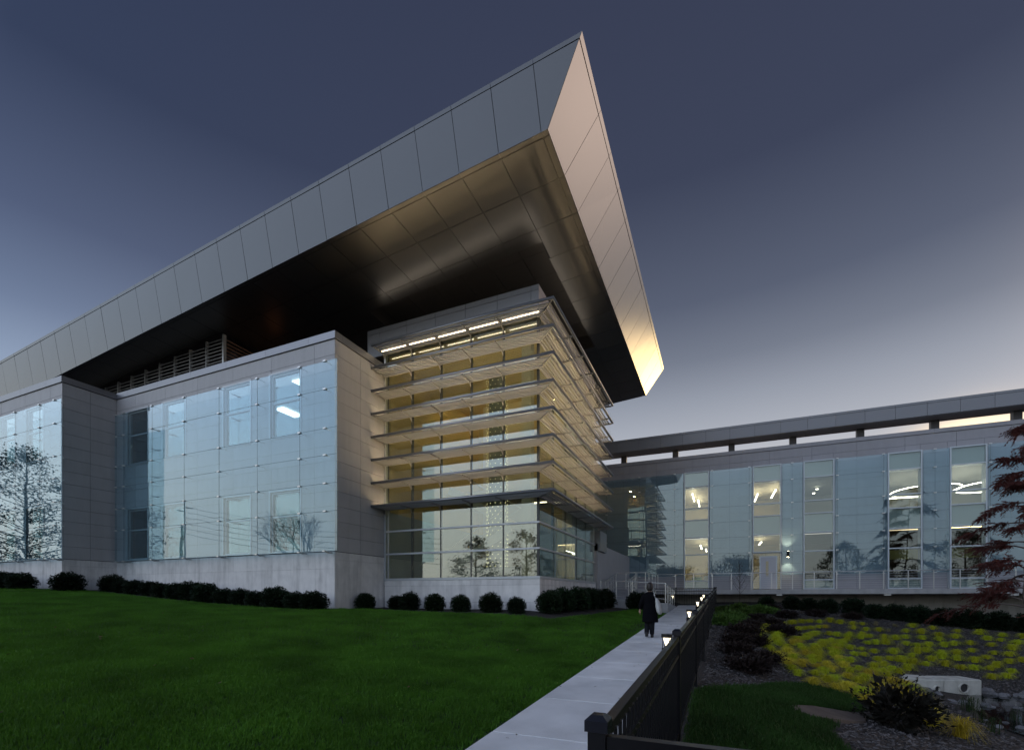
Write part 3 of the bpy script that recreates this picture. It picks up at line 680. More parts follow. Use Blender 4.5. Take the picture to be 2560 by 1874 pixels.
# ------------------------------------------------------------------ stone wings behind suspended glass screens
ROWS = [3.2, 4.70, 5.75, 6.82, 7.83, 9.31, 10.37]
COURSE = [3.22 + .5815 * k for k in range(15)]                             # 3.22 .. 11.36
clampm = MB().box(-.07, .07, -.05, .02, -.028, .028).box(-.016, .016, .02, .345, -.016, .016).mesh('clamp'); clampm.materials.append(M_STEEL)
footm = MB().box(-.09, .03, -.05, .02, -.03, .02).tube([(.0, 0, -.01), (.03, .12, -.06), (.05, .30, -.05)], .03, 8).mesh('clamp_foot'); footm.materials.append(M_STEEL)
def screen(root, y, xs_, rows, skip=None, gm=G_SCREEN):
    ys_ = y - .36
    for a, c in zip(xs_[:-1], xs_[1:]):
        for z0, z1 in zip(rows[:-1], rows[1:]):
            segs = [(a, c)]
            for s0, s1 in (skip or ()):
                segs = [t for p, r in segs for t in (((p, min(r, s0)), (max(p, s1), r)) if s0 < r and s1 > p else ((p, r),)) if t[1] - t[0] > .02]
            for p, r in segs: pane('glass_pane', gm, root, p + .006, r - .006, ys_, z0 + .006, z1 - .006)
def seals(root, y, xs_, rows, skip=None):
    """dark silicone joints between the hung panes"""
    yy = y - .353
    for x in xs_[1:-1]: bx('joint_seal', M_SEAL, root, x - .0055, x + .0055, yy - .004, yy + .004, rows[0], rows[-1])
    for z in rows[1:-1]:
        segs = [(xs_[0], xs_[-1])]
        for s0, s1 in (skip or ()): segs = [t for p, r in segs for t in (((p, min(r, s0)), (max(p, s1), r)) if s0 < r and s1 > p else ((p, r),)) if t[1] - t[0] > .02]
        for p, r in segs: bx('joint_seal', M_SEAL, root, p, r, yy - .0045, yy + .0045, z - .0055, z + .0055)
def clamps(root, y, xs_, rows, feet=True):
    for x in xs_:
        for k, z in enumerate(rows):
            if k == 0 and feet: inst('clamp_foot', footm, root, (x, y - .36, z))
            else: inst('clamp', clampm, root, (x, y - .36, z))
def room(root, x0, x1, y0, y1, z0, z1, m, fm=None):
    q = MB().add([(x0, y0, z0), (x1, y0, z0), (x1, y1, z0), (x0, y1, z0), (x0, y0, z1), (x1, y0, z1), (x1, y1, z1), (x0, y1, z1)], [(0, 1, 2, 3), (7, 6, 5, 4), (1, 5, 6, 2), (2, 6, 7, 3), (3, 7, 4, 0)])
    return mk('room_lining', q, m, root)

def wing(name, label, x0, x1, y, wins, cols, clx, ret_to, ground, lights):
    r = thing(name, ((x0 + x1) / 2, y, ground), label, 'building')
    holes = [(a, c, z0, z1) for a, c in wins for z0, z1 in ((3.28, 5.74), (7.99, 10.56))]
    wallbox(r, 'wall_core', y + .04, x0, x1 - .04, -.3, 11.5, holes)
    xj = np.arange(x1 - 1.05, x0, -2.34)
    clad_front(r, y, x0, x1, COURSE, xj, M_PANEL, holes)
    xb = np.arange(x1 - .98, x0, -1.17)
    clad_front(r, y - .012, x0, x1, [ground - .6, 2.55, 3.2], xb, M_STONE, [], gap=.003, name='base_stone')
    # return wall
    clad_side(r, x1 + .001, y + .052, ret_to, COURSE, [y + .052 + (ret_to - y) * .47], M_PANEL)
    clad_side(r, x1 + .013, y + .04, ret_to, [ground - .6, 2.9, 3.2], [y + .05 + (ret_to - y) * .47], M_STONE, gap=.003, name='base_stone')
    bx('wall_core', M_JOINT, r, x1 - .3, x1 - .045, y + .3, ret_to + 4, -.3, 11.5)
    # coping
    cx = [x1 + .05] + list(np.arange(x1 - 1.3, x0 - 2, -2.4))
    for a, c in zip(cx[:-1], cx[1:]): bx('coping', M_COPE, r, max(c, x0) + .004, a - .004, y - .05, y + .35, 11.38, 11.66) if a > x0 else None
    bx('coping', M_COPE, r, x1 - .3, x1 + .05, y + .352, ret_to + .0, 11.38, 11.655)
    bx('roof_deck', M_JOINT, r, x0, x1 - .3, y + .3, y + 9, 11.1, 11.2)
    for a, c in wins:
        window(r, y + .05, a, c, [7.99, 9.41, 10.56]); window(r, y + .05, a, c, [3.28, 4.73, 5.74])
        bx('window_sill', M_FRAME, r, a - .03, c + .03, y - .04, y + .048, 7.945, 7.985); bx('window_sill', M_FRAME, r, a - .03, c + .03, y - .04, y + .048, 3.235, 3.275)
        for z0, z1 in ((3.28, 5.74), (7.99, 10.56)):
            fx = MB().box(a - .09, a - .012, y - .03, y - .003, z0 - .02, z1 + .09).box(c + .012, c + .09, y - .03, y - .003, z0 - .02, z1 + .09).box(a - .012, c + .012, y - .03, y - .003, z1 + .012, z1 + .09)
            mk('window_surround', fx, M_FRAME, r)
    room(r, x0 + .1, x1 - .35, y + .32, y + 6, 2.3, 6.2, M_DIM); room(r, x0 + .1, x1 - .35, y + .32, y + 6, 6.9, 10.85, M_DIM)
    screen(r, y, cols, ROWS); seals(r, y, cols, ROWS); clamps(r, y, clx, ROWS)
    for (lx, ly, lz_) in lights: bx('ceiling_light', M_OFFICE, r, lx - .3, lx + .3, ly - .6, ly + .6, lz_ - .04, lz_)
    return r
wing('stone_wing', 'grey stone wing beside the tower, its windows behind a suspended glass screen', -27.84, -13.48, 13.976,
     [(-26.83, -25.23), (-24.03, -22.43), (-19.78, -18.14), (-16.92, -15.29)], [-27.25, -26.5, -24.27, -21.93, -19.60, -17.27, -14.92, -13.03],
     [-27.15, -26.5, -24.27, -21.93, -19.60, -17.27, -14.92, -13.62], 16.90, 1.2, [(-16.6, 15.6, 10.8), (-16.9, 18.0, 10.8), (-19.9, 17.5, 10.8)])
wing('stone_wing', 'grey stone wing at the picture edge, a tree mirrored in its glass', -44.0, -27.80, 11.813,
     [(-42.5, -40.9), (-38.7, -37.1), (-36.0, -34.4), (-33.64, -32.13), (-31.04, -29.48)], [-43, -40.6, -38.2, -35.85, -33.5, -31.2, -28.91, -27.04], [-40.6, -38.2, -35.85, -33.5, -31.2, -28.91, -27.6], 13.974, 1.7,
     [(-33.2, 14.2, 10.8), (-32.7, 13.6, 6.15)])

# louvred plant screen on the roof of the wing
ps = thing('plant_screen', (-20.9, 14.8, 11.2), 'slatted metal plant screen standing on the wing roof under the soffit', 'screen')
pu = [-20.98 - 1.185 * k for k in range(13)]
for k, u in enumerate(pu): bx('post', M_STEEL if k == 0 else M_SLAT, ps, u - (.05 if k == 0 else .03), u + (.05 if k == 0 else .03), 14.76, 14.9, 11.2, zb(u, 14.8) - .02)
for a, c in zip(pu[:-1], pu[1:]):
    z = 11.75
    while z < zb(c, 14.8) - .05: mk('slat', MB().beam((c + .035, 14.82, z), (a - .06, 14.82, z), .09, .03, (0, -.5, 1)), M_SLAT, ps); z += .165
for y0, y1 in ((14.92, 16.6), (16.66, 18.3)):
    z = 11.75
    while z < 13.5: mk('slat', MB().beam((-20.98, y0, z), (-20.98, y1, z), .09, .03, (.5, 0, 1)), mat('rust slat', (.42, .24, .16), .5, .3), ps); z += .165
    bx('post', mat('rust slat'), ps, -21.02, -20.95, y1, y1 + .06, 11.2, 13.5)
bx('back_panel', mat('plum back', (.07, .055, .06), .7), ps, -36, -21.2, 15.6, 15.65, 11.2, 13.3)
sl = bpy.data.lights.new('plant light', 'POINT'); sl.energy = .5; sl.color = (1, .35, .12); sl.shadow_soft_size = .25
slo = bpy.data.objects.new('lamp', sl); C.objects.link(slo); slo.parent = ps; slo.location = (-20.3 + 20.9, 17.2 - 14.8, 11.9 - 11.2)

# ------------------------------------------------------------------ long rear wing
RY = 36.5
rw = thing('rear_wing', (5, RY, 1.9), 'long two storey rear wing with lit tall windows and glass screen', 'building')
rwin = [(-2.235, -.552), (2.17, 3.90), (5.155, 6.875), (9.65, 11.345), (12.64, 14.33), (17.1, 18.8), (20.1, 21.8)]
rz = [1.95, 2.56, 4.44, 5.65, 6.90, 7.73, 9.26, 10.33]
holes = [(a, c, rz[0], rz[-1]) for a, c in rwin]
wallbox(rw, 'wall_core', RY + .04, -15, 30, -1, 11.5, holes)
clad_front(rw, RY, -15, 30, [1.93 + .5885 * k for k in range(17)], np.arange(-14.0, 30, 2.46), M_PANEL2, holes)
cxs = list(np.arange(-15, 30.1, 3.0))
for a, c in zip(cxs[:-1], cxs[1:]): bx('coping', M_PANEL2, rw, a + .004, c - .004, RY - .05, RY + .3, 11.36, 11.6)
bx('roof_deck', M_JOINT, rw, -15, 30, RY + .3, RY + 14, 11.0, 11.1)
joints = [-10.3, -7.81, -5.35, -2.86, -.37, 1.97, 4.51, 7.02, 9.43, 11.94, 14.45, 16.95, 19.4, 21.9]
rrow = [2.92, 4.46, 5.55, 6.64, 7.69, 9.22, 10.30]
screen(rw, RY, joints, rrow, skip=[(a - .03, c + .03) for a, c in rwin], gm=G_SCR2); seals(rw, RY, joints, rrow, [(a - .03, c + .03) for a, c in rwin]); clamps(rw, RY, joints[1:], rrow, feet=False)
for k, (a, c) in enumerate(rwin):
    zt_ = rz
    if k == 1: zt_ = [4.44, 5.65, 6.90, 7.73, 9.26, 10.33]
    window(rw, RY + .0, a, c, zt_, fw=.07, dep=.15, gm=G_REAR, fm=mat('pale window frame', (.60, .66, .70), .4, .1), proud=.36)
# frosted spandrels at floor level and by the ceiling void
M_SPAN = mat('pale spandrel', (.40, .47, .48), .35)
for k, (a, c) in enumerate(rwin):
    if k != 1: bx('spandrel', M_SPAN, rw, a + .08, c - .08, RY - .2, RY - .17, 2.03, 2.52)
    bx('spandrel', M_SPAN, rw, a + .08, c - .08, RY - .2, RY - .17, 9.33, 10.25)
    bx('spandrel', M_SPAN, rw, a + .08, c - .08, RY - .2, RY - .17, 5.7, 6.86)
# rooms: lit first rooms, dimmer hall further along
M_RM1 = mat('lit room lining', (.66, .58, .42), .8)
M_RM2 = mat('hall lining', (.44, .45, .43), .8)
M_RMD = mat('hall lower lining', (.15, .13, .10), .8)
def rroom(x0, x1, z0, z1, m): room(rw, x0, x1, RY + .3, RY + 7, z0, z1, m)
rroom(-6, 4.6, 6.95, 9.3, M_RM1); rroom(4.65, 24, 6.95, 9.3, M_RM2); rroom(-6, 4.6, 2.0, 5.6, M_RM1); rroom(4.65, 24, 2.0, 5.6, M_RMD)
def led(x0, x1, y0, y1, z, m=M_OFFICE): bx('ceiling_light', m, rw, x0, x1, y0, y1, z - .05, z)
M_ROOM = mat('room strip light', (.9, .9, .9), .5, emit=(1, .90, .70), es=6)
for x, y0, y1, z in ((-1.75, .6, 3.6, 9.0), (-1.45, 3.2, 6.2, 9.0), (-1.2, .6, 3.4, 5.2), (-.9, 3.6, 6, 5.2), (3.65, 1.0, 4.0, 8.9), (2.6, 2, 5, 8.9), (2.75, .8, 3, 5.3), (-4, 1, 4, 9.0), (.9, 1, 4, 9.0), (-4, 1, 4, 5.3), (.9, 1, 4, 5.3)): led(x, x + .09, RY + y0, RY + y1, z, M_ROOM)
M_SOFT = mat('hall strip light', (.9, .9, .9), .5, emit=(1, .92, .74), es=7)
for cxx, bz in ((12.5, 7.8), (15.95, 7.95)):
    pts = []
    for i in range(44):
        t = 2 * math.pi * i / 43; pts.append((cxx + 1.75 * math.copysign(abs(math.cos(t)) ** .8, math.cos(t)), RY + 3.0 + 2.0 * math.sin(t), 8.43))
    mk('ring_light', MB().tube(pts, .03, 6), M_SOFT, rw)
    bx('ceiling_light', M_SOFT, rw, cxx - 3.2, cxx - .4, RY + 1.5, RY + 1.56, bz, bz + .05)
for x, y, z in ((6.1, RY + 2, 8.6), (6.5, RY + 3.2, 9.1), (13.3, RY + 3, 5.2), (10.2, RY + 3, 5.2)): bx('ceiling_light', M_SOFT, rw, x - .07, x + .07, y - .07, y + .07, z, z + .04)
bx('soffit_band', mat('mustard soffit', (.48, .42, .12), .7), rw, 8.5, 16, RY + 2.0, RY + 2.1, 3.9, 4.5)
for x in (10.1, 11.2, 13.6): bx('bookcase', mat('dark shelf', (.05, .04, .035), .6), rw, x - .4, x + .4, RY + 2.3, RY + 2.6, 2.05, 3.6)
bx('green_sofa', mat('green seat', (.08, .28, .03), .7), rw, -1.75, -1.1, RY + .9, RY + 1.5, 2.02, 2.9)
bx('white_chair', M_WHITE, rw, -.95, -.65, RY + 1.2, RY + 1.6, 2.02, 3.0)
# entrance door with side lights
dr = mk('door', MB().box(2.68, 3.58, RY - .24, RY - .19, 1.97, 4.12), mat('door leaf', (.52, .53, .58), .45), rw)
mk('vision_panel', MB().box(2.98, 3.14, RY - .252, RY - .243, 2.85, 3.85), mat('vision glass painted lit', (.55, .48, .32), .2), dr)  # room light behind the panel is painted as an opaque cream colour
mk('handle', MB().tube([(3.48, RY - .26, 2.85), (3.48, RY - .30, 2.9), (3.48, RY - .30, 3.15), (3.48, RY - .26, 3.2)], .014, 6), M_STEEL, dr)
q = MB().box(2.60, 2.68, RY - .25, RY - .17, 1.96, 4.2).box(3.58, 3.66, RY - .25, RY - .17, 1.96, 4.2).box(2.68, 3.58, RY - .25, RY - .17, 4.12, 4.2).box(2.17, 2.22, RY - .25, RY - .17, 1.96, 4.43).box(3.85, 3.9, RY - .25, RY - .17, 1.96, 4.43).box(2.22, 3.85, RY - .25, RY - .17, 4.38, 4.43)
mk('door_frame', q, MATS['pale window frame'], rw)
for a, c in ((2.225, 2.595), (3.665, 3.845)): bx('pane', G_REAR, rw, a, c, RY - .215, RY - .205, 1.98, 4.37)
bx('pane', G_REAR, rw, 2.62, 3.64, RY - .215, RY - .205, 4.21, 4.37)
bx('threshold_box', M_CREAM, rw, 2.2, 3.88, RY + .3, RY + .302, 5.6, 5.62)
# linking block between tower and rear wing
bx('link_block', M_PANEL, rw, -12.5, -6.1, 25.95, 36.4, .5, 4.4)
bx('link_fascia', M_COPE, rw, -8, -5.95, 25.95, 27.6, 4.0, 5.1)

# wall lamp
wl = thing('wall_lamp', (4.27, RY - .45, 4.27), 'black tube wall lamp throwing light up and down beside the door', 'lamp')
mk('lamp_body', MB().cyl(4.27, RY - .47, 4.08, 4.46, .075), M_BLACK, wl, sm=False)
bx('lamp_plate', M_BLACK, wl, 4.22, 4.32, RY - .40, RY - .35, 4.2, 4.34)
mk('lamp_lens', MB().cyl(4.27, RY - .47, 4.461, 4.465, .06).cyl(4.27, RY - .47, 4.075, 4.079, .06), mat('lamp lens', (.9, .9, .9), .5, emit=(1, .82, .5), es=25), wl)
for dz_, rx in ((.25, math.pi), (-.25, 0)):
    ld = bpy.data.lights.new('wall lamp beam', 'SPOT'); ld.energy = 70; ld.color = (1, .80, .52); ld.spot_size = rad(80); ld.spot_blend = .8; ld.shadow_soft_size = .05
    lo_ = bpy.data.objects.new('beam', ld); C.objects.link(lo_); lo_.parent = wl; lo_.location = (0, .0, dz_); lo_.rotation_euler = (rx + (.35 if rx == 0 else -.35), 0, 0)

# thin rear canopy on posts
rc = thing('rear_canopy', (5, 36.6, 12.3), 'thin metal roof canopy on short posts over the rear wing', 'roof')
cj = [5.377 + 1.5375 * k for k in range(-13, 17)]
bx('canopy_core', M_DARK, rc, -14.3, 29.5, 36.05, 37.5, 12.36, 13.14)
for a, c in zip(cj[:-1], cj[1:]):
    bx('fascia_panel', M_CANOPY, rc, a + .008, c - .008, 36.0, 36.045, 12.32, 13.04)
    bx('coping_panel', M_CANOPY, rc, a + .006, c - .006, 35.985, 36.045, 13.055, 13.2)
    bx('soffit_panel', mat('grey canopy soffit', (.5, .48, .47), .6), rc, a + .008, c - .008, 36.05, 37.55, 12.312, 12.35)
for k in range(10): x = -10.47 + 3.79 * k; bx('post', mat('dark post', (.10, .095, .10), .5, .4), rc, x - .2, x + .2, 37.1, 37.45, 11.1, 12.31)

# deck, retaining wall, railings
dk = mk('deck', MB().box(-4.05, 30, 34.45, 36.49, 1.63, 1.925), M_CONC, loc=(5, 35, 1.6)); tag(dk, 'concrete walkway deck in front of the rear wing', None, kind='structure')
rtw = thing('retaining_wall', (10, 36.45, 0), 'stained concrete retaining wall in shade beneath the walkway', 'wall')
for k in range(9): bx('wall_section', M_RETW, rtw, -6 + 4 * k + .006, -2 + 4 * k - .006, 36.3, 36.46, -1.5, 1.625)
for i, x in enumerate((3.6, 9.2, 14.8)):
    s_ = mk('soffit_lamp', MB().box(x - .16, x + .16, 34.5, 34.62, 1.53, 1.628), M_WHITE, loc=(x, 34.56, 1.6))
    tag(s_, ['small white box lamp under the walkway edge nearest the fence', 'small white box lamp under the walkway edge below the fourth window', 'small white box lamp under the walkway behind the red tree'][i], 'lamp', 'lamps under the walkway')
def railing(name, label, pts, nposts, zrail=1.07, rails=(.15, .53), rr=.016, pr=.022, grp=None):
    """posts and rails along a polyline of floor points"""
    r = thing(name, pts[0], label, 'railing', grp)
    seg = []
    for (p, q_), n_ in zip(zip(pts[:-1], pts[1:]), nposts):
        p, q_ = Vector(p), Vector(q_)
        for i in range(n_ + 1):
            if seg and i == 0: continue
            c_ = p + (q_ - p) * i / n_; seg.append(c_)
            mk('post', MB().beam(c_, c_ + Vector((0, 0, zrail)), pr * 2, pr * 2, (0, 1, 0)), M_STEEL, r)
        for z in rails: mk('rail', MB().tube([p + Vector((0, 0, z)), q_ + Vector((0, 0, z))], rr, 6), M_STEEL, r)
    mk('top_rail', MB().tube([Vector(p) + Vector((0, 0, zrail)) for p in pts], .026, 8), M_STEEL, r)
    return r
railing('deck_railing', 'long cable railing along the walkway of the rear wing', [(-3.85, 34.55, 1.925), (28.9, 34.55, 1.925)], [28], 1.07, [.13 * k for k in range(1, 8)], rr=.009)
# ramp: low wall by the path, landing, climb to the walkway
rp = thing('ramp', (-4, 28, .8), 'concrete switchback ramp between the tower and the path', 'ramp'); 
q = MB(); x0, x1, y0, y1 = -3.7, -2.38, 25.75, 31.2
q.add([(x0, y0, .2), (x1, y0, .2), (x1, y1, .5), (x0, y1, .5), (x0, y0, 1.14), (x1, y0, 1.14), (x1, y1, .86), (x0, y1, .86)], [(0, 3, 2, 1), (4, 5, 6, 7), (0, 1, 5, 4), (1, 2, 6, 5), (2, 3, 7, 6), (3, 0, 4, 7)]); mk('ramp_run', q, M_CONC, rp)
q = MB().add([(-6.1, 25.75, .2), (-3.705, 25.75, .2), (-3.705, 27.2, .2), (-6.1, 27.2, .2), (-6.1, 25.75, 1.35), (-3.705, 25.75, 1.14), (-3.705, 27.2, 1.14), (-6.1, 27.2, 1.35)], [(0, 3, 2, 1), (4, 5, 6, 7), (0, 1, 5, 4), (1, 2, 6, 5), (2, 3, 7, 6), (3, 0, 4, 7)]); mk('ramp_run', q, M_CONC, rp)
q = MB().add([(-6.0, 27.21, .2), (-4.6, 27.21, .2), (-4.6, 30.4, .2), (-6.0, 30.4, .2), (-6.0, 27.21, 1.35), (-4.6, 27.21, 1.35), (-4.6, 30.4, 1.92), (-6.0, 30.4, 1.92)], [(0, 3, 2, 1), (4, 5, 6, 7), (0, 1, 5, 4), (1, 2, 6, 5), (2, 3, 7, 6), (3, 0, 4, 7)]); mk('ramp_run', q, M_CONC, rp)
bx('landing', M_CONC, rp, -6.09, -4.06, 30.41, 36.4, .2, 1.922)
railing('ramp_railing', 'silver tube railing around the low ramp corner by the path', [(-5.9, 25.85, 1.34), (-2.5, 25.85, 1.14), (-2.5, 31.1, .87)], [4, 4], 1.02, (.2, .62))
railing('ramp_railing', 'inner silver railing of the lower ramp run', [(-3.6, 27.1, 1.13), (-3.6, 31.0, .9)], [4], 1.0, (.2, .62))
railing('ramp_railing', 'silver railing of the ramp landing up against the walkway', [(-5.95, 30.5, 1.92), (-4.15, 30.5, 1.92), (-4.0, 34.4, 1.92)], [3, 3], 1.05, (.2, .62))
railing('ramp_railing', 'sloping silver railing climbing along the tower side', [(-4.65, 27.3, 1.36), (-4.65, 30.35, 1.9)], [4], 1.0, (.2, .62))
railing('ramp_railing', 'sloping silver railing hard against the tower glass', [(-5.95, 27.3, 1.36), (-5.95, 30.35, 1.9)], [4], 1.0, (.2, .62))

# ------------------------------------------------------------------ black metal fence
FX = -.36; FP = 3.35; FT = 1.16
def fence(name, label, pts, zf, pitch=.104, rivets=0, first=0):
    """pts: plan points of the posts; zf(x, y): ground height"""
    r = thing(name, (*pts[0], zf(*pts[0])), label, 'fence')
    pk = MB().box(-.008, .008, -.008, .008, 0, FT - .1).mesh('picket'); pk.materials.append(M_BLACK)
    for x, y in pts[first:]:
        z = zf(x, y); po = mk('post', MB().box(x - .034, x + .034, y - .034, y + .034, z - .3, z + FT + .03), M_BLACK, r)
        q = MB(); a, b_ = .044, .022; zc = z + FT + .031
        q.add([(x - a, y - a, zc - .03), (x + a, y - a, zc - .03), (x + a, y + a, zc - .03), (x - a, y + a, zc - .03), (x - a, y - a, zc + .012), (x + a, y - a, zc + .012), (x + a, y + a, zc + .012), (x - a, y + a, zc + .012), (x - b_, y - b_, zc + .032), (x + b_, y - b_, zc + .032), (x + b_, y + b_, zc + .032), (x - b_, y + b_, zc + .032)],
              [(0, 3, 2, 1), (0, 1, 5, 4), (1, 2, 6, 5), (2, 3, 7, 6), (3, 0, 4, 7), (4, 5, 9, 8), (5, 6, 10, 9), (6, 7, 11, 10), (7, 4, 8, 11), (8, 9, 10, 11)])
        mk('cap', q, M_BLACKCAP, po)
    rv = MB()
    for k, (p, q_) in enumerate(zip(pts[:-1], pts[1:])):
        p3, q3 = Vector((*p, zf(*p))), Vector((*q_, zf(*q_))); d = q3 - p3; n = max(1, int(round(d.length / pitch)))
        e = d.normalized() * .036
        for z, w_, h_ in ((FT - .028, .046, .05), (FT - .205, .04, .04), (.14, .04, .04)):
            mk('rail', MB().beam(p3 + e + Vector((0, 0, z)), q3 - e + Vector((0, 0, z)), w_, h_), M_BLACK, r)
        for i in range(1, n):
            c_ = p3 + d * i / n; inst('picket', pk, r, (c_.x, c_.y, c_.z + .06))
            if k < rivets:
                sd_ = d.cross(Vector((0, 0, 1))).normalized()
                for s in (-1, 1):
                    for z in (FT - .045, FT - .205):
                        o = c_ + sd_ * s * .0235 + Vector((0, 0, z)); 
                        if z < FT - .1: o -= sd_ * s * .003
                        rv.cyl(o.x, o.y, o.z - .005, o.z + .005, .005, n=6)
    if rivets: tag(mk('rivets', rv, mat('rivet', (.20, .20, .21), .3, .8), r), None, None, kind='stuff')
    return r
zfence = lambda x, y: zpath(y)
fence('metal_fence', 'long black metal picket fence running beside the path to the rear wing', [(-.42 + .0105 * FP * k, 1.80 + FP * k) for k in range(10)], zfence, rivets=4)
fence('metal_fence', 'short black fence length crossing the bottom edge of the picture', [(-.42, 1.80), (FX + 2.5, 1.80)], lambda x, y: zpath(1.8) - .012, first=1)
fence('metal_fence', 'far black fence length closing off the end of the path', [(-.2, 32.1), (FX - 2.1, 32.1), (FX - 4.0, 32.1)], lambda x, y: zpath(32))

# bollard lights on the path edge
M_BOLL = mat('bollard lamp glow', (.9, .9, .9), .4, emit=(1, .86, .58), es=2.6)
words = ['nearest', 'second', 'third', 'fourth', 'fifth']
for i, v in enumerate((8.5, 15.5, 22.0, 27.4, 31.6)):
    z = zpath(v); x = -.80
    r = thing('bollard_light', (x, v, z), 'low black bollard lamp, %s along the path beside the fence' % (words[i] + (' one' if i == 0 else ' from the near end')), 'bollard', 'bollard lamps along the path')
    mk('post', MB().cyl(x, v, z - .05, z + .56, .085, n=18), M_BLACK, r)
    mk('cap', MB().cyl(x, v, z + .74, z + .80, .095, .09, n=18), M_BLACK, r)
    mk('lens', MB().cyl(x, v, z + .565, z + .735, .012, .06, n=18), M_BOLL, r)
    for a in range(4):
        t = a * math.pi / 2 + .6; mk('strut', MB().box(x + .078 * math.cos(t) - .006, x + .078 * math.cos(t) + .006, v + .078 * math.sin(t) - .006, v + .078 * math.sin(t) + .006, z + .56, z + .74), M_BLACK, r)
for i, v in enumerate((30.2,)):
    z = zpath(v); x = -2.52
    r = thing('bollard_light', (x, v, z), 'low black bollard lamp seen through the ramp railing', 'bollard', 'bollard lamps along the path')
    mk('post', MB().cyl(x, v, z - .05, z + .56, .085, n=18), M_BLACK, r); mk('cap', MB().cyl(x, v, z + .74, z + .80, .095, .09, n=18), M_BLACK, r); mk('lens', MB().cyl(x, v, z + .565, z + .735, .012, .06, n=18), M_BOLL, r)

# ------------------------------------------------------------------ shrubs
def shrub_mesh(seed, rx, rz_, n, leaf, ragged=.18, flat=False):
    rg = random.Random(seed); b = MB(); off = rg.uniform(0, 50)
    def shell(th, ph):
        d = Vector((math.cos(th) * math.cos(ph), math.sin(th) * math.cos(ph), math.sin(ph)))
        k = 1 + ragged * noise.noise(d * 2.2 + Vector((off, 0, 0))) + ragged * .8 * noise.noise(d * 5.5 + Vector((0, off, 0))); return d, k
    o = 0
    for i in range(int(n * 1.35)):
        th = rg.uniform(0, 2 * math.pi); ph = math.asin(rg.uniform(-.85, 1)); d, k = shell(th, ph); deep = i >= n
        rr = k * (rg.uniform(.35, .75) if deep else 1 - .42 * rg.random() ** 2.2); c_ = Vector((d.x * rx * rr, d.y * rx * rr, rz_ * .42 + d.z * rz_ * .62 * rr))
        if c_.z < .02: c_.z = rg.uniform(.02, .12)
        out = (d + Vector((rg.gauss(0, .5), rg.gauss(0, .5), rg.gauss(.25, .5)))).normalized(); sd_ = out.cross(Vector((rg.gauss(0, 1), rg.gauss(0, 1), rg.gauss(0, 1)))).normalized()
        L_ = leaf * rg.uniform(.7, 1.5) * (2.2 if deep else 1); w_ = leaf * rg.uniform(.25, .42) * (3 if deep else 1)
        o = len(b.v); b.v += [tuple(c_ - out * L_ * .3), tuple(c_ + sd_ * w_ + out * L_ * .2), tuple(c_ + out * L_), tuple(c_ - sd_ * w_ + out * L_ * .2)]; b.f.append((o, o + 1, o + 2, o + 3))
    for i in range(int(n / 60)):                                            # loose sprigs past the outline
        th = rg.uniform(0, 2 * math.pi); ph = rg.uniform(.3, 1.5); d, k = shell(th, ph); p = Vector((d.x * rx * k * .9, d.y * rx * k * .9, rz_ * .42 + d.z * rz_ * .62 * k * .9)); dr_ = (d + Vector((0, 0, .8))).normalized()
        ln = leaf * rg.uniform(1.5, 3.2)
        for j in range(5):
            c_ = p + dr_ * ln * j / 5; sd_ = dr_.cross(Vector((rg.gauss(0, 1), rg.gauss(0, 1), rg.gauss(0, 1)))).normalized(); o = len(b.v)
            b.v += [tuple(c_), tuple(c_ + sd_ * leaf * .8 + dr_ * leaf * .4), tuple(c_ + dr_ * leaf * .35)]; b.f.append((o, o + 1, o + 2))
    return b
def stems_mesh(rx, rz_, seed):
    rg = random.Random(seed); b = MB()
    for i in range(9):
        t = rg.uniform(0, 6.28); b.tube([(0.03 * math.cos(t), .03 * math.sin(t), -.06), (rx * .3 * math.cos(t), rx * .3 * math.sin(t), rz_ * .45), (rx * .6 * math.cos(t), rx * .6 * math.sin(t), rz_ * .8)], [.012, .008, .003], 5, False)
    return b
M_YEW = leafmat('yew leaf', (.010, .021, .009), var=.3, nvar=.4, trans=.1, rough=.5)
M_BOX = leafmat('glossy shrub leaf', (.013, .027, .010), var=.3, nvar=.4, trans=.12, rough=.4)
M_TWIG = mat('twig bark', (.05, .04, .035), .9)
SHV = []
for s in range(5):
    f = shrub_mesh(100 + s, .47, .78, 2600, .05, .2).mesh('foliage'); f.materials.append(M_YEW if s < 3 else M_BOX)
    t = stems_mesh(.47, .78, s).mesh('stems'); t.materials.append(M_TWIG); SHV.append((f, t))
def shrub(x, y, s, label, grp, var=None, sz=1., name='shrub', cat='shrub'):
    r = thing(name, (x, y, h(x, y)), label, cat, grp); k = random.randrange(5) if var is None else var
    r.rotation_euler.z = random.uniform(0, 6.28); r.scale = (s, s, s * sz)
    for nm, me in zip(('foliage', 'stems'), SHV[k]):
        o = bpy.data.objects.new(nm, me); C.objects.link(o); o.parent = r
    return r
for i in range(14):
    x = -26.4 + i * .985
    shrub(x, 13.05 + random.uniform(-.08, .08), random.uniform(.85, 1.15), 'dark clipped hedge shrub before the stone wing, %s from the inner corner' % ORD[i], 'hedge before the stone wing', random.choice((0, 1, 2)), random.uniform(.78, .9))
for i, x in enumerate((-32.6, -31.6, -30.6, -29.6, -28.7)): shrub(x, 10.75, random.uniform(1.05, 1.25), 'dark clipped hedge shrub before the far stone wing, %s from the picture edge' % ORD[i], 'hedge before the far wing', random.choice((0, 1, 2)), .85)
shrub(-26.75, 11.55, 1.3, 'single rounded shrub in the inner corner between the two stone wings', None, 1, .8)
tx = [-13.2, -12.55, -11.55, -10.35, -9.15, -7.85, -6.85]
tx = [-13.05, -12.1, -11.45, -10.25, -9.08, -7.8, -6.75]
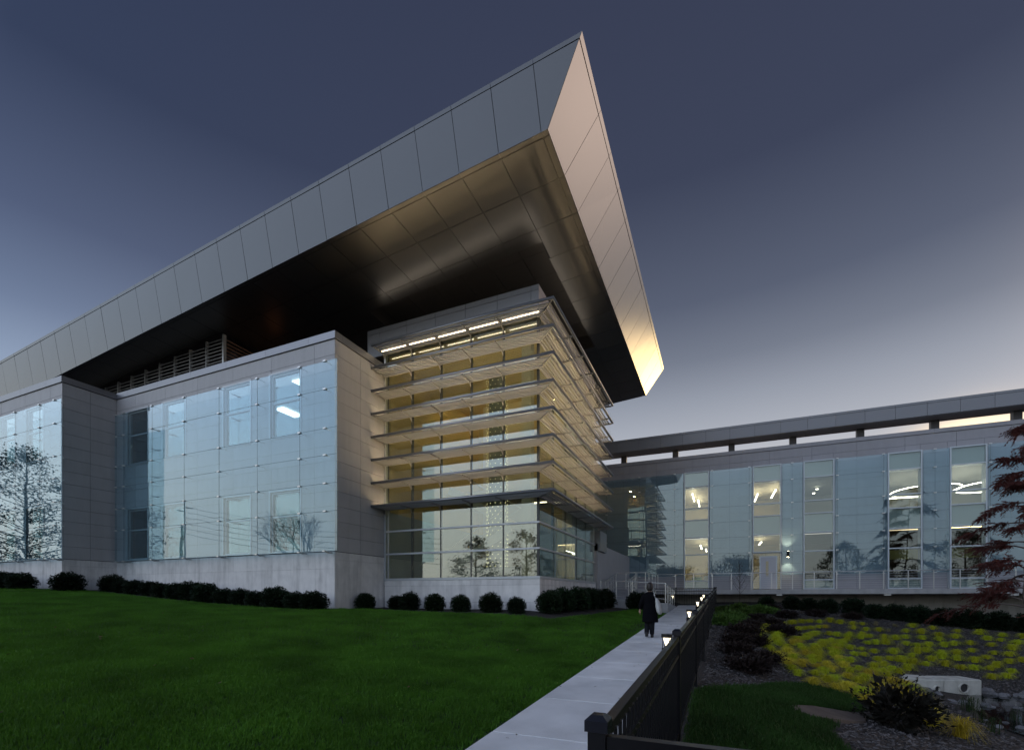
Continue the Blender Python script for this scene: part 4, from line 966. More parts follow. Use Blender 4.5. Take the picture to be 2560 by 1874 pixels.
for i, x in enumerate(tx): shrub(x, 15.95 if x > -12.5 else 15.2, (.82, .72, .9, .86, .82, .92, .74)[i], 'rounded dark shrub at the tower base, %s from the stone wing' % ORD[i], 'shrubs at the tower base', (3, 0, 1, 3, 4, 4, 1)[i], .95)
for i, (x, y) in enumerate(((-5.75, 16.75), (-5.5, 17.6), (-5.2, 18.6), (-5.1, 19.8), (-5.05, 21.2), (-5.0, 22.8), (-3.75, 24.4))): shrub(x, y, (1.02, 1.1, 1.12, 1.1, 1.05, 1.1, 1.12)[i], 'dark shrub beside the tower corner, %s back along its side' % ORD[i], 'shrubs along the tower side', (3, 4, 4, 3, 1, 3, 2)[i], 1.0)
rs = [(2.65, 31.68), (3.85, 31.0), (4.61, 30.51), (5.45, 30.22), (6.62, 30.46), (7.3, 29.39), (8.1, 29.25), (8.88, 28.88), (9.79, 28.62), (10.67, 28.35), (11.59, 28.36), (12.6, 28.2)]
for i, (x, y) in enumerate(rs): shrub(x, y, (.9, 1.0, 1.0, 1.05, 1.15, 1.0, 1.1, 1.15, 1.15, 1.2, 1.15, 1.2)[i], 'dark ball shrub before the retaining wall, %s from the fence' % ORD[i], 'ball shrubs along the retaining wall', i % 3, .88)
# low dark planting by the fence
M_PLUM = leafmat('plum leaf', (.020, .013, .012), var=.3, nvar=.4, trans=.05)
M_JUN = leafmat('juniper', (.07, .13, .025), var=.3, nvar=.45, trans=.15)
lowd = shrub_mesh(300, .55, .36, 900, .05, .35).mesh('foliage'); lowd.materials.append(M_PLUM)
lowg = shrub_mesh(301, .6, .34, 1100, .055, .35).mesh('foliage'); lowg.materials.append(M_JUN)
for i, (x, y) in enumerate(((.81, 17.69), (.45, 13.48), (.97, 15.85), (1.05, 13.3), (.6, 11.8), (2.09, 19.71), (2.1, 22.99), (1.07, 20.03), (.5, 15.2), (1.7, 25.0), (3.1, 26.8), (4.6, 28.4), (6.2, 28.6), (2.6, 29.0))):
    o = bpy.data.objects.new('low_shrub', lowd); C.objects.link(o); o.location = (x, y, h(x, y)); o.rotation_euler.z = i * 1.3; s = random.uniform(.75, 1.1); o.scale = (s, s, s)
    tag(o, 'low dark plum shrub spread over the mulch between fence and yellow grass', 'shrub', 'low plum shrubs in the mulch')
for i, (x, y) in enumerate(((.3, 26.56), (.5, 23.6), (.3, 20.2), (1.2, 26.19), (1.89, 27.53), (2.53, 27.9), (.25, 22), (1.0, 28.2))):
    o = bpy.data.objects.new('low_shrub', lowg); C.objects.link(o); o.location = (x, y, h(x, y)); o.rotation_euler.z = i * 1.7; s = random.uniform(.8, 1.15); o.scale = (s, s, s)
    tag(o, 'low bright green juniper sprawling beside the far fence posts', 'shrub', 'junipers beside the fence')

# ------------------------------------------------------------------ golden grass tufts
def tuft_mesh(seed, n, R, Hh, wd=.02):
    rg = random.Random(seed); b = MB()
    for i in range(n):
        a = rg.uniform(0, 6.283); r_ = R * rg.uniform(.45, 1.15); ht = Hh * rg.uniform(.5, 1.1); w2 = wd * rg.uniform(.6, 1.1) / 2; ef = rg.choice((.985, .95, .8, .66)); dx, dy = math.cos(a), math.sin(a); bx_, by_ = rg.gauss(0, .04), rg.gauss(0, .04)
        o = len(b.v); K = 5
        for k in range(K + 1):
            t = k / K; rr = r_ * t ** 1.3; zz_ = ht * math.sin(math.pi * (t * ef) ** .75); wv = w2 * (1 - .85 * t); tw_ = a + .25 * math.sin(3 * t + i)
            px, py = -math.sin(a) * wv, math.cos(a) * wv; x, y = bx_ + math.cos(tw_) * rr, by_ + math.sin(tw_) * rr
            b.v += [(x - px, y - py, zz_), (x + px, y + py, zz_)]
        for k in range(K): b.f.append((o + 2 * k, o + 2 * k + 1, o + 2 * k + 3, o + 2 * k + 2))
    return b
M_GOLD = leafmat('golden grass', (.50, .53, .028), var=.16, nvar=.5, trans=.2, rough=.5, hue=.018, scale=14)
M_STRAW = leafmat('straw grass', (.60, .50, .045), var=.2, nvar=.5, trans=.2, rough=.5, hue=.015, scale=14)
M_DRY = leafmat('dry pale grass', (.30, .27, .14), var=.2, nvar=.3, trans=.3)
TV_ = []
for s in range(5):
    me = tuft_mesh(400 + s, 230, .35, .22, .013).mesh('grass_tuft'); me.materials.append(M_GOLD); TV_.append(me)
for s in range(2):
    me = tuft_mesh(420 + s, 230, .37, .215, .013).mesh('grass_tuft'); me.materials.append(M_STRAW); TV_.append(me)
me = tuft_mesh(430, 60, .3, .2).mesh('grass_tuft'); me.materials.append(M_DRY); TV_.append(me)
def tuft(x, y, s, k, label, grp):
    o = bpy.data.objects.new('grass_tuft', TV_[k]); C.objects.link(o); o.location = (x, y, h(x, y) - .01); o.rotation_euler = (random.uniform(-.1, .1), random.uniform(-.1, .1), random.uniform(0, 6.28)); o.scale = (s, s, s * random.uniform(.8, 1.1))
    tag(o, label, 'grass tuft', grp)
SINGLE = [(4.04,26.18),(4.41,26.33),(4.93,26.89),(5.31,26.73),(5.8,26.78),(6.24,27.02),(6.8,27.21),(7.56,27.32),(8.25,27.46),(8.9,27.2),(5.59,25.59),(6.03,25.51),(6.55,25.74),(6.93,25.85),(7.59,25.97),(8.1,25.92),(8.59,25.64),(9.67,26.93),(10.31,26.66),(10.97,26.51),(11.57,26.39),(4.5,23.21),(5.52,23.93),(5.78,23.93),(6.33,24.17),(6.69,24.11),(7.16,24.59),(7.74,24.67),(8.27,24.63),(9.05,25.41),(10.06,25.41),(10.47,25.37),(10.79,24.96),(5.66,22.63),(6.02,22.89),(6.37,22.45),(6.76,23.21),(7.12,23.15),(7.52,23.38),(8.07,23.56),(8.51,23.98),(9.11,24.29),(9.73,24.23),(10.14,23.81),(5.84,21.29),(7.14,22.4),(7.53,22.24),(7.29,21.48),(8.04,22.46),(8.68,23.01),(9.25,22.88),(9.62,22.76),(6.75,21.96),(6.38,21.25),(5.73,20.04),(6.03,20.06),(6.82,20.95),(7.72,21.5),(8.16,21.42),(8.73,22.11),(9.14,21.63),(6.41,20.07),(7.02,20.44),(7.37,20.26),(7.74,20.37),(8.22,20.52),(8.54,20.99),(8.64,20.32),(5.48,18.68),(7.76,19.34),(8.25,19.66),(9.62,21.95)]
ARCS = [[(3.84,26.03),(3.56,25.61),(3.28,25.19),(3.01,24.77),(2.74,24.34),(2.54,23.88),(2.34,23.42),(2.14,22.96),(1.97,22.48),(1.86,21.99),(1.75,21.5),(1.63,21.01),(1.52,20.52),(1.41,20.03),(1.35,19.53),(1.33,19.03),(1.31,18.53),(1.29,18.03),(1.32,17.52),(1.34,17.02),(1.37,16.52),(1.4,16.01),(1.42,15.51),(1.45,15.01),(1.5,14.51),(1.59,14.01),(1.7,13.52),(1.81,13.03),(2.05,12.6),(2.44,12.72)],[(4.37,25.06),(4.04,24.66),(3.72,24.27),(3.48,23.81),(3.24,23.35),(3.01,22.89),(2.83,22.41),(2.66,21.93),(2.49,21.44),(2.32,20.96),(2.18,20.46),(2.05,19.97),(1.91,19.47),(1.87,18.96),(1.85,18.45),(1.83,17.93),(1.8,17.42),(1.82,16.91),(1.83,16.39),(1.88,15.88),(1.93,15.37),(1.96,14.86),(1.99,14.34),(2.18,13.86),(2.34,13.38),(2.72,13.12),(3.03,12.71)],[(4.21,23.09),(3.8,22.78),(3.57,22.33),(3.37,21.86),(3.19,21.38),(3.06,20.88),(2.93,20.38),(2.79,19.89),(2.66,19.39),(2.53,18.89),(2.43,18.39),(2.33,17.88),(2.35,17.37),(2.37,16.86),(2.38,16.34),(2.38,15.83),(2.4,15.32),(2.42,14.8),(2.49,14.29),(2.64,13.81),(2.96,13.51),(3.06,13.01),(3.06,12.5)],[(4.19,21.61),(3.97,21.16),(3.74,20.71),(3.54,20.26),(3.39,19.78),(3.25,19.3),(3.1,18.82),(2.96,18.34),(2.85,17.85),(2.78,17.35),(2.73,16.86),(2.71,16.36),(2.68,15.86),(2.68,15.35),(2.7,14.85),(2.97,14.59),(3.19,14.27),(3.66,14.45)],[(5.1,24.07),(4.95,23.58),(4.81,23.08),(4.66,22.58),(4.52,22.09),(4.38,21.59),(4.23,21.1),(4.07,20.61),(3.91,20.11),(3.75,19.62),(3.59,19.13),(3.51,18.63),(3.44,18.11),(3.38,17.6),(3.35,17.09),(3.32,16.57),(3.29,16.06),(3.33,15.54),(3.49,15.05),(3.87,15.04)],[(5.42,23.39),(5.3,22.47),(4.81,20.95),(4.3,20.29)],[(4.15,19.19),(3.72,17.37),(3.64,16.36),(3.73,15.79),(4.14,16.35),(4.45,16.6)],[(5.14,20.82),(4.58,19.6),(4.82,19.21),(4.26,17.55),(4.74,18.25),(5.37,19.89),(5.64,19.95)],[(4.1,16.61),(4.44,17.08),(4.84,17.64),(4.99,17.65)],[(4.22,15.63),(4.52,15.86),(4.49,15.19),(3.99,14.33),(3.64,13.9),(4.03,13.85),(4.17,13.75),(3.99,12.96),(4.12,12.96),(3.88,12.15),(3.66,11.67),(3.74,11.54),(2.98,12.31),(2.91,12.82)]]
rowname = ['outermost curved row', 'second curved row', 'third curved row', 'fourth curved row', 'innermost curved row', 'short cluster past the curved rows', 'short cluster past the curved rows', 'short cluster past the curved rows', 'short cluster past the curved rows', 'dense lower mass above the pond']
for i, (x, y) in enumerate(SINGLE):
    row = 'top of the slope' if y > 25.3 else ('middle of the slope' if y > 22.3 else 'foot of the slope above the concrete blocks')
    tuft(x, y, random.uniform(.72, 1.05), 7 if i in (6, 7, 13, 35) else random.randrange(5), 'pale dry grass tuft among the green ones on the slope' if i in (6, 7, 13, 35) else 'lone yellow green grass tuft in mulch, ' + row, 'lone tufts, ' + row if i not in (6, 7, 13, 35) else 'dry tufts')
def nth(j): return (ORD + ['sixteenth', 'seventeenth', 'eighteenth', 'nineteenth', 'twentieth'] + ['twenty ' + w_ for w_ in ORD[:9]] + ['thirtieth'])[j]
for a, pts in enumerate(ARCS):
    for j, (x, y) in enumerate(pts):
        k = random.randrange(5) if (y > 16 and random.random() < .8) or random.random() < .35 else 5 + random.randrange(2)
        tuft(x + random.uniform(-.08, .08), y + random.uniform(-.08, .08), random.uniform(.72, .98) if a < 9 else random.uniform(1.0, 1.25), k, 'yellow green grass tuft, %s along the %s' % (nth(j), rowname[a]) if a < 5 else 'yellow green grass tuft in the ' + rowname[a], 'tufts of the ' + rowname[a])
me = tuft_mesh(440, 170, .50, .36, .011).mesh('grass_tuft'); me.materials.append(M_STRAW)
o = bpy.data.objects.new('grass_tuft', me); C.objects.link(o); o.location = (3.93, 10.86, h(3.93, 10.86)); tag(o, 'large straw yellow grass tuft alone at the bottom corner by the pond', 'grass tuft')

# dark berry bush, stone slab, concrete headwall, rocks, reeds
f = shrub_mesh(500, .62, .78, 900, .06, .5).mesh('foliage'); f.materials.append(leafmat('dark bush leaf', (.014, .013, .010), var=0, nvar=.4, trans=.05))
t = stems_mesh(.75, .95, 77).mesh('stems'); t.materials.append(M_TWIG)
r = thing('dark_bush', (2.95, 10.4, h(2.95, 10.4)), 'dark twiggy bush in front of the yellow grass mass', 'bush')
for nm, me in (('foliage', f), ('stems', t)): o = bpy.data.objects.new(nm, me); C.objects.link(o); o.parent = r
b = MB(); SP = [(.98, 8.45), (1.15, 8.95), (1.5, 9.55), (1.85, 10.05), (2.2, 10.42), (2.44, 10.36), (2.3, 9.8), (1.99, 9.2), (1.7, 8.75), (1.36, 8.33)]; n = len(SP)
b.v = [(x, y, h(x, y) + .05 + .012 * math.sin(5 * x)) for x, y in SP] + [(x * 1.0 + (.03 if x > 1.6 else -.03), y, h(x, y) - .1) for x, y in SP]
b.f = [tuple(range(n))[::-1]] + [(i, (i + 1) % n, n + (i + 1) % n, n + i) for i in range(n)]
tag(mk('stone_slab', b, mat('red brown slate', (.10, .075, .062), .7, noise_s=4, noise_a=.3, bump=.5, bump_s=9), loc=(1.7, 9.3, -.5)), 'flat reddish brown stone slab let into the small lawn edge', 'stone slab')
M_HEAD = mat('weathered headwall concrete', (.50, .49, .45), .9, noise_s=3, noise_a=.18, stain=.3, bump=.3, bump_s=25)
def prism(pts, z0, z1, e=.025):
    q = MB(); n = len(pts); cx_, cy_ = sum(p[0] for p in pts) / n, sum(p[1] for p in pts) / n
    ins = [(x + (cx_ - x) * e * 2, y + (cy_ - y) * e * 2) for x, y in pts]
    q.v = [(*p, z0) for p in pts] + [(*p, z1 - e) for p in pts] + [(*p, z1) for p in ins]
    for i in range(n): j = (i + 1) % n; q.f += [(i, j, n + j, n + i), (n + i, n + j, 2 * n + j, 2 * n + i)]
    q.f += [tuple(range(2 * n, 3 * n)), tuple(range(n))[::-1]]; return q
hr = Vector((.917, .398, 0)); hb = Vector((-.398, .917, 0)); A0 = Vector((5.66, 16.55, 0))
def HP(a, c): v = A0 + hr * a + hb * c; return (v.x, v.y)
def headwall(label, pts, pc, pr_, nrm):
    r = thing('headwall_block', (*pts[0], -1.3), label, 'concrete block', 'headwall blocks'); mk('block', prism(pts, -1.6, -.78), M_HEAD, r)
    pc = Vector(pc); nrm = Vector(nrm).normalized(); sx = nrm.cross(Vector((0, 0, 1))); ring = MB(); n = 20
    for rr, dd in ((pr_ + .02, -.02), (pr_ + .02, .05), (pr_, .05), (pr_, -.012)):
        for k in range(n): t = 6.2832 * k / n; ring.v.append(tuple(pc + nrm * dd + sx * rr * math.cos(t) + Vector((0, 0, rr * math.sin(t)))))
    for a in range(3):
        for k in range(n): j = (k + 1) % n; ring.f.append((a * n + k, a * n + j, (a + 1) * n + j, (a + 1) * n + k))
    mk('pipe_rim', ring, M_HEAD, r)
    dsc = MB(); dsc.v = [tuple(pc + nrm * .006 + sx * pr_ * math.cos(6.2832 * k / n) + Vector((0, 0, pr_ * math.sin(6.2832 * k / n)))) for k in range(n)]; dsc.f = [tuple(range(n))]
    mk('bore_shade_disc', dsc, M_DARK, r)  # flat dark disc, painted shade in place of a hollow pipe
headwall('concrete headwall block with a round pipe mouth facing the pond', [HP(.01, 0), HP(1.02, 0), HP(1.0, .62), HP(.05, .7)], (*HP(.52, 0), -1.0), .115, -hb)
headwall('concrete headwall block turned aside, its smaller pipe mouth half hidden', [HP(-.46, .02), HP(-.01, 0), HP(.03, .72), HP(-.28, .95), HP(-.66, .6)], (*HP(-.2, .012), -1.02), .07, -hb)
M_ROCK = mat('pale river rock', (.15, .15, .16), .85, var=.35, noise_s=5, noise_a=.2, bump=.4, bump_s=12)
def rockmesh(seed):
    rg = random.Random(seed); bm = bmesh.new(); bmesh.ops.create_icosphere(bm, subdivisions=2, radius=1)
    for v in bm.verts: k = 1 + .35 * noise.noise(v.co * 1.3 + Vector((seed * 3.1, 0, 0))) + .15 * noise.noise(v.co * 3 + Vector((0, seed, 0))); v.co = Vector((v.co.x * k, v.co.y * k * .75, v.co.z * k * .5))
    me = bpy.data.meshes.new('rock'); bm.to_mesh(me); bm.free(); me.materials.append(M_ROCK); return me
RK = [rockmesh(s) for s in range(5)]
def rock(x, y, s, z=None, lab='pale rock lying on the pond edge', g='rocks round the pond'):
    o = bpy.data.objects.new('rock', random.choice(RK)); C.objects.link(o); o.location = (x, y, (max(h(x, y), -1.2) if z is None else z) + s * .12); o.scale = (s, s, s); o.rotation_euler = (random.uniform(-.2, .2), random.uniform(-.2, .2), random.uniform(0, 6.28)); tag(o, lab, 'rock', g)
for i in range(32):
    a = random.random(); x = 6.95 + 2.6 * a + random.uniform(-.2, .2); y = 17.2 + .75 * a + random.uniform(-.5, .35); rock(x, y, random.uniform(.07, .21), lab='pale rock in the heap beside the pipe block', g='rock heap beside the pipe block')
for i in range(18): x = 5.0 + random.uniform(-.25, .45); y = 16.5 + random.uniform(-.8, .6); rock(x, y, random.uniform(.05, .14), lab='small pale rock in the heap below the turned block', g='rock heap below the turned block')
for i in range(18): a = random.random(); rock(5.0 + 2.3 * a, 14.9 + .5 * math.sin(4 * a) + random.uniform(-.25, .25), random.uniform(.06, .17), -1.2, 'pale rock breaking the water in the middle of the pond', 'rocks across the pond')
for i in range(14): rock(5.6 + random.uniform(-.3, .9), 13.3 + random.uniform(-.4, .4), random.uniform(.05, .13), -1.22, 'dim rock in the near end of the pond', 'rocks at the near end of the pond')
M_REED = leafmat('reed', (.022, .040, .012), var=.2, nvar=.3, trans=.2)
me = tuft_mesh(600, 22, .26, .36, .014).mesh('reed_clump'); me.materials.append(M_REED)
for i, (x, y) in enumerate(((5.0, 15.4), (5.5, 14.6), (7.3, 16.2), (5.3, 14.3), (5.9, 13.8), (6.4, 14.4), (5.1, 13.2), (5.7, 12.6), (6.6, 13.3), (6.2, 12.3), (4.9, 12.2), (7.2, 14.8))):
    o = bpy.data.objects.new('reed_clump', me); C.objects.link(o); o.location = (x, y, -1.22); o.rotation_euler.z = i * 2.1; s = random.uniform(.7, 1.2); o.scale = (s, s, s); tag(o, 'thin dark green reed clump standing in the pond', 'reeds', 'reeds in the pond')

# ------------------------------------------------------------------ trees
def leafspray(b, p, d, length, rg, leaf, nl, droop=.35):
    """a drooping twig set with narrow leaflets on both sides"""
    d = Vector(d).normalized(); p = Vector(p); n = nl; pts = [p.copy()]
    for i in range(n):
        d = (d + Vector((rg.gauss(0, .06), rg.gauss(0, .06), -droop / n + rg.gauss(0, .03)))).normalized(); p = p + d * length / n; pts.append(p.copy())
        sd_ = d.cross(Vector((0, 0, 1)));
        if sd_.length < .1: sd_ = Vector((1, 0, 0))
        sd_.normalize(); up = sd_.cross(d)
        for s in (-1, 1):
            for rep in range(2):
                o_ = (sd_ * s * rg.uniform(.6, 1) + d * rg.uniform(.5, 1.1) + up * rg.uniform(-.7, .4)).normalized(); L_ = leaf * rg.uniform(.6, 1.25) * (1 - .4 * i / n); w_ = (o_.cross(d)).normalized() * L_ * .10
                q0 = p - d * length / n * rg.random(); o = len(b.v); b.v += [tuple(q0), tuple(q0 + o_ * L_ * .5 + w_), tuple(q0 + o_ * L_), tuple(q0 + o_ * L_ * .5 - w_)]; b.f.append((o, o + 1, o + 2, o + 3))
    return pts
rg = random.Random(42)
TB = Vector((12.9, 28.6, h(12.9, 28.6)))
rt = thing('red_tree', TB, 'rust red feathery tree reaching in from the picture edge', 'tree')
wood = MB(); crown = MB()
tr_pts = [TB + Vector(p) for p in ((0, 0, -.2), (-.22, 0, .7), (-.35, -.05, 1.6), (-.28, 0, 2.8), (-.1, .05, 4.5), (0, 0, 6.5), (.1, 0, 8.6), (.12, 0, 9.7))]
wood.tube(tr_pts, [.075, .068, .06, .052, .042, .034, .02, .008], 8)
side = Vector((-.917, -.398, 0))                                              # towards the path
def trunk_at(z):
    for a, c in zip(tr_pts[:-1], tr_pts[1:]):
        if a.z <= TB.z + z <= c.z: return a + (c - a) * ((TB.z + z - a.z) / (c.z - a.z))
    return tr_pts[-1]
specs = [(.8 + .29 * i) for i in range(31)]
for i, z in enumerate(specs):
    p = trunk_at(z); tip = max(.25, 1 - z / 10.5); base_len = 3.1 * (.45 + .55 * tip) * rg.uniform(.45, 1.15)
    ang = (rg.uniform(-.9, .9) if i % 3 else rg.uniform(1.0, 5.2)); dr_ = Matrix.Rotation(ang, 3, 'Z') @ side + Vector((0, 0, rg.uniform(.0, .75))); dr_.normalize()
    pts = [p]; d = dr_.copy(); n = 9
    for k in range(n):
        d = (d + Vector((rg.gauss(0, .07), rg.gauss(0, .07), -.085))).normalized(); pts.append(pts[-1] + d * base_len / n)
        if k >= 2:
            for s in (-1, 1):
                for rep in range(2):
                    sd_ = d.cross(Vector((0, 0, 1))).normalized(); dd = (d * rg.uniform(.5, 1.0) + sd_ * s * rg.uniform(.4, 1.0) + Vector((0, 0, rg.uniform(-.95, .45)))).normalized()
                    tw_ = leafspray(crown, pts[-1], dd, rg.uniform(.4, 1.05) * (.6 + .4 * tip), rg, .19, 8); wood.tube(tw_[::4] + [tw_[-1]], [.006, .004, .002][:len(tw_[::4]) + 1] if len(tw_[::4]) + 1 == 3 else [.006] + [.003] * len(tw_[::4]), 4, False)
    leafspray(crown, pts[-1], d, .7, rg, .17, 9)
    wood.tube(pts, [.035 * (1 - k / (n + 1)) + .004 for k in range(n + 1)], 5, False)
mk('trunk', wood, mat('pale tree bark', (.16, .13, .12), .9), rt, sm=True)
mk('crown', crown, leafmat('rust needle', (.115, .038, .033), var=0, nvar=.5, trans=.3, scale=1.2), rt)

def branchy(b, tips, p, d, L_, r, depth, rg, spread=.6, gravity=0.):
    n = 3; pts = [Vector(p)]; dd = Vector(d)
    for k in range(n): dd = (dd + Vector((rg.gauss(0, .13), rg.gauss(0, .13), rg.gauss(.03, .08) - gravity))).normalized(); pts.append(pts[-1] + dd * L_ / n)
    b.tube(pts, [r, r * .88, r * .76, r * .66], 7 if depth > 3 else 4, False)
    if depth == 0: tips.append((pts[-1], dd)); return
    if depth <= 2: tips.append((pts[2], dd))
    for k in range(3 if depth > 1 else 2 + (rg.random() < .5)):
        ax = Vector((rg.gauss(0, 1), rg.gauss(0, 1), rg.gauss(0, .4))).normalized(); nd = (dd + ax * spread * rg.uniform(.7, 1.3)).normalized()
        branchy(b, tips, pts[-1] if k else pts[-1], nd, L_ * rg.uniform(.66, .86), r * .6, depth - 1, rg, spread, gravity)
def make_tree(name, at, hgt, label, cat='tree', leaves=None, seed=1, grp=None, depth=5, nl=26, lsz=.16, spread=.62, rad0=None, clus=.55):
    rg = random.Random(seed); x, y = at; z = h(x, y); r = thing(name, (x, y, z), label, cat, grp); b = MB(); tips = []
    th = hgt * .22; b.tube([(x, y, z - .3), (x + rg.gauss(0, .1), y, z + th * .5), (x, y, z + th)], [hgt * .028, hgt * .022, hgt * .02] if not rad0 else [rad0, rad0 * .85, rad0 * .8], 9, False)
    for k in range(3):
        t = 2.1 * k + rg.random(); branchy(b, tips, (x, y, z + th * .98), Vector((math.cos(t) * .55, math.sin(t) * .55, 1)).normalized(), hgt * .24, (hgt * .015 if not rad0 else rad0 * .6), depth, rg, spread)
    mk('trunk', b, mat('dark bark', (.045, .038, .032), .95), r)
    if leaves:
        c_ = MB()
        for p, d in tips:
            for i in range(nl):
                q0 = p + Vector((rg.gauss(0, clus), rg.gauss(0, clus), rg.gauss(0, clus * .7))); o_ = Vector((rg.gauss(0, 1), rg.gauss(0, 1), rg.gauss(0, 1))).normalized(); w_ = o_.cross(Vector((rg.gauss(0, 1), rg.gauss(0, 1), rg.gauss(0, 1)))).normalized()
                o = len(c_.v); c_.v += [tuple(q0 - o_ * lsz), tuple(q0 + w_ * lsz * .6), tuple(q0 + o_ * lsz), tuple(q0 - w_ * lsz * .6)]; c_.f.append((o, o + 1, o + 2, o + 3))
        mk('crown', c_, leaves, r)
    return r
def full_tree(name, at, hgt, R, label, m, seed, grp, limbs=90, nl=46, lsz=.07):
    """straight trunk, limbs all the way up and leaf clusters through an uneven oval crown"""
    rg = random.Random(seed); x, y = at; z = h(x, y); r = thing(name, (x, y, z), label, 'tree', grp); b = MB(); c_ = MB()
    b.tube([(x, y, z - .3), (x + .1, y, z + hgt * .4), (x, y, z + hgt * .95)], [hgt * .022, hgt * .014, .02], 8, False)
    for i in range(limbs):
        t = .14 + .86 * (i + rg.random()) / limbs; a = rg.uniform(0, 6.283); rr = R * (math.sin(math.pi * min(1, .12 + t * .88)) ** .7) * rg.uniform(.55, 1.12) + .15
        p0 = Vector((x, y, z + hgt * max(.1, t - .1))); p1 = Vector((x + rr * math.cos(a), y + rr * math.sin(a), z + hgt * t * .98)); pm = (p0 + p1) / 2 + Vector((0, 0, .2)); b.tube([p0, pm, p1], [.045 * (1.2 - t), .03 * (1.2 - t), .008], 4, False)
        for q1, n_ in ((p1, nl), (pm * .35 + p1 * .65, nl // 2)):
            for k in range(n_):
                q0 = q1 + Vector((rg.gauss(0, .34), rg.gauss(0, .34), rg.gauss(0, .22))); o_ = Vector((rg.gauss(0, 1), rg.gauss(0, 1), rg.gauss(0, 1))).normalized(); w_ = o_.cross(Vector((rg.gauss(0, 1), rg.gauss(0, 1), rg.gauss(0, 1)))).normalized(); s_ = lsz * rg.uniform(.7, 1.4); o = len(c_.v)
                c_.v += [tuple(q0 - o_ * s_), tuple(q0 + w_ * s_ * .6), tuple(q0 + o_ * s_), tuple(q0 - w_ * s_ * .6)]; c_.f.append((o, o + 1, o + 2, o + 3))
    mk('trunk', b, mat('dark bark', (.045, .038, .032), .95), r); mk('crown', c_, m, r); return r
# slim bare sapling by the walkway
sp = thing('sapling', (1.24, 32.5, h(1.24, 32.5)), 'slim nearly bare sapling standing before the walkway railing', 'tree')
b = MB(); tips = []; z0 = h(1.24, 32.5); rg = random.Random(5)
b.tube([(1.24, 32.5, z0 - .1), (1.25, 32.5, z0 + .7), (1.24, 32.5, z0 + 1.2), (1.26, 32.5, z0 + 2.9)], [.03, .026, .022, .004], 6, False)
for i in range(22):
    zz_ = z0 + .75 + i * .085; t = i * 2.4; d = Vector((math.cos(t) * .75, math.sin(t) * .75, .9)).normalized(); L_ = .85 * (1 - i / 30); pts = [Vector((1.245, 32.5, zz_)), Vector((1.245, 32.5, zz_)) + d * L_ * .5, Vector((1.245, 32.5, zz_)) + d * L_ + Vector((0, 0, .12))]
    b.tube(pts, [.010, .007, .003], 4, False); tips += [(pts[1], d), (pts[2], d)]
mk('trunk', b, mat('grey sapling bark', (.09, .075, .065), .9), sp)
c_ = MB()
for p, d in tips:
    for i in range(3):
        q0 = p + Vector((rg.gauss(0, .1), rg.gauss(0, .1), rg.gauss(0, .1))); o_ = Vector((rg.gauss(0, 1), rg.gauss(0, 1), rg.gauss(0, 1))).normalized() * .035; w_ = Vector((o_.y, -o_.x, .01)); o = len(c_.v)
        c_.v += [tuple(q0 - o_), tuple(q0 + w_), tuple(q0 + o_), tuple(q0 - w_)]; c_.f.append((o, o + 1, o + 2, o + 3))
mk('crown', c_, leafmat('withered leaf', (.07, .04, .035)), sp)

# trees and the street pole that the glass mirrors, standing across the road behind the camera
LV1 = leafmat('dark tree leaf', (.035, .050, .020), var=.1, nvar=.4); LV2 = leafmat('autumn tree leaf', (.07, .055, .025), var=.1, nvar=.4)
RG = 'trees across the street, mirrored in the glass'
make_tree('street_tree', (-49, -18), 11, 'bare winter tree mirrored in the glass beside the tower', seed=11, grp=RG, depth=5, spread=.55)
full_tree('street_tree', (-40.3, 7.6), 8.9, 3.1, 'leafy tree mirrored in the glass of the far stone wing', LV1, 12, RG)
full_tree('street_tree', (-28.5, -20), 8.2, 3.0, 'dark tree mirrored low in the tower glass', LV1, 13, RG, 70, 40, .10)
full_tree('street_tree', (-21.5, -20), 9.2, 2.8, 'russet tree mirrored at the tower glass corner', LV2, 14, RG, 60, 34, .10)
full_tree('street_tree', (16.0, -5.5), 10.5, 3.4, 'dark tree mirrored in the rear wing glass near the middle', LV1, 15, RG, 90, 44, .11)
full_tree('street_tree', (21.5, -6.5), 10.0, 3.0, 'dark tree mirrored in the rear wing glass further along', LV1, 16, RG, 80, 44, .11)
full_tree('street_tree', (28.5, -5.0), 11.5, 4.0, 'broad tree mirrored at the end of the rear wing glass', LV1, 17, RG, 100, 44, .11)
make_tree('street_tree', (3.5, -14), 9.5, 'thin leaved tree mirrored near the wall lamp', leaves=LV2, seed=18, grp=RG, depth=4, nl=12, lsz=.14)
make_tree('street_tree', (-8, -22), 8.5, 'thin leaved tree mirrored beside the first lit window', leaves=LV2, seed=19, grp=RG, depth=4, nl=12, lsz=.14)
pl = thing('utility_pole', (-70, -16, h(-70, -16)), 'leaning timber utility pole with wires mirrored in the wing glass', 'utility pole')
zz_ = h(-70, -16); mk('pole', MB().tube([(-70, -16, zz_ - .5), (-69.3, -16, zz_ + 13.5)], [.2, .15], 8), mat('pole timber', (.16, .12, .07), .9), pl)
mk('cross_arm', MB().beam((-69.4, -17.2, zz_ + 12.4), (-69.4, -14.8, zz_ + 12.4), .12, .12), MATS['pole timber'], pl)
for k in range(6):
    p = Vector((-69.4, -17 + .4 * k, zz_ + 12.4 - .7 * k)); q_ = Vector((-36, -24, zz_ + 4.5 + .9 * (5 - k) * .8)); mid = (p + q_) / 2 - Vector((0, 0, 1.0)); mk('wire', MB().tube([p, (p * .75 + q_ * .25) - Vector((0, 0, .7)), mid, (p * .25 + q_ * .75) - Vector((0, 0, .7)), q_], .025, 4, False), M_BLACK, pl)

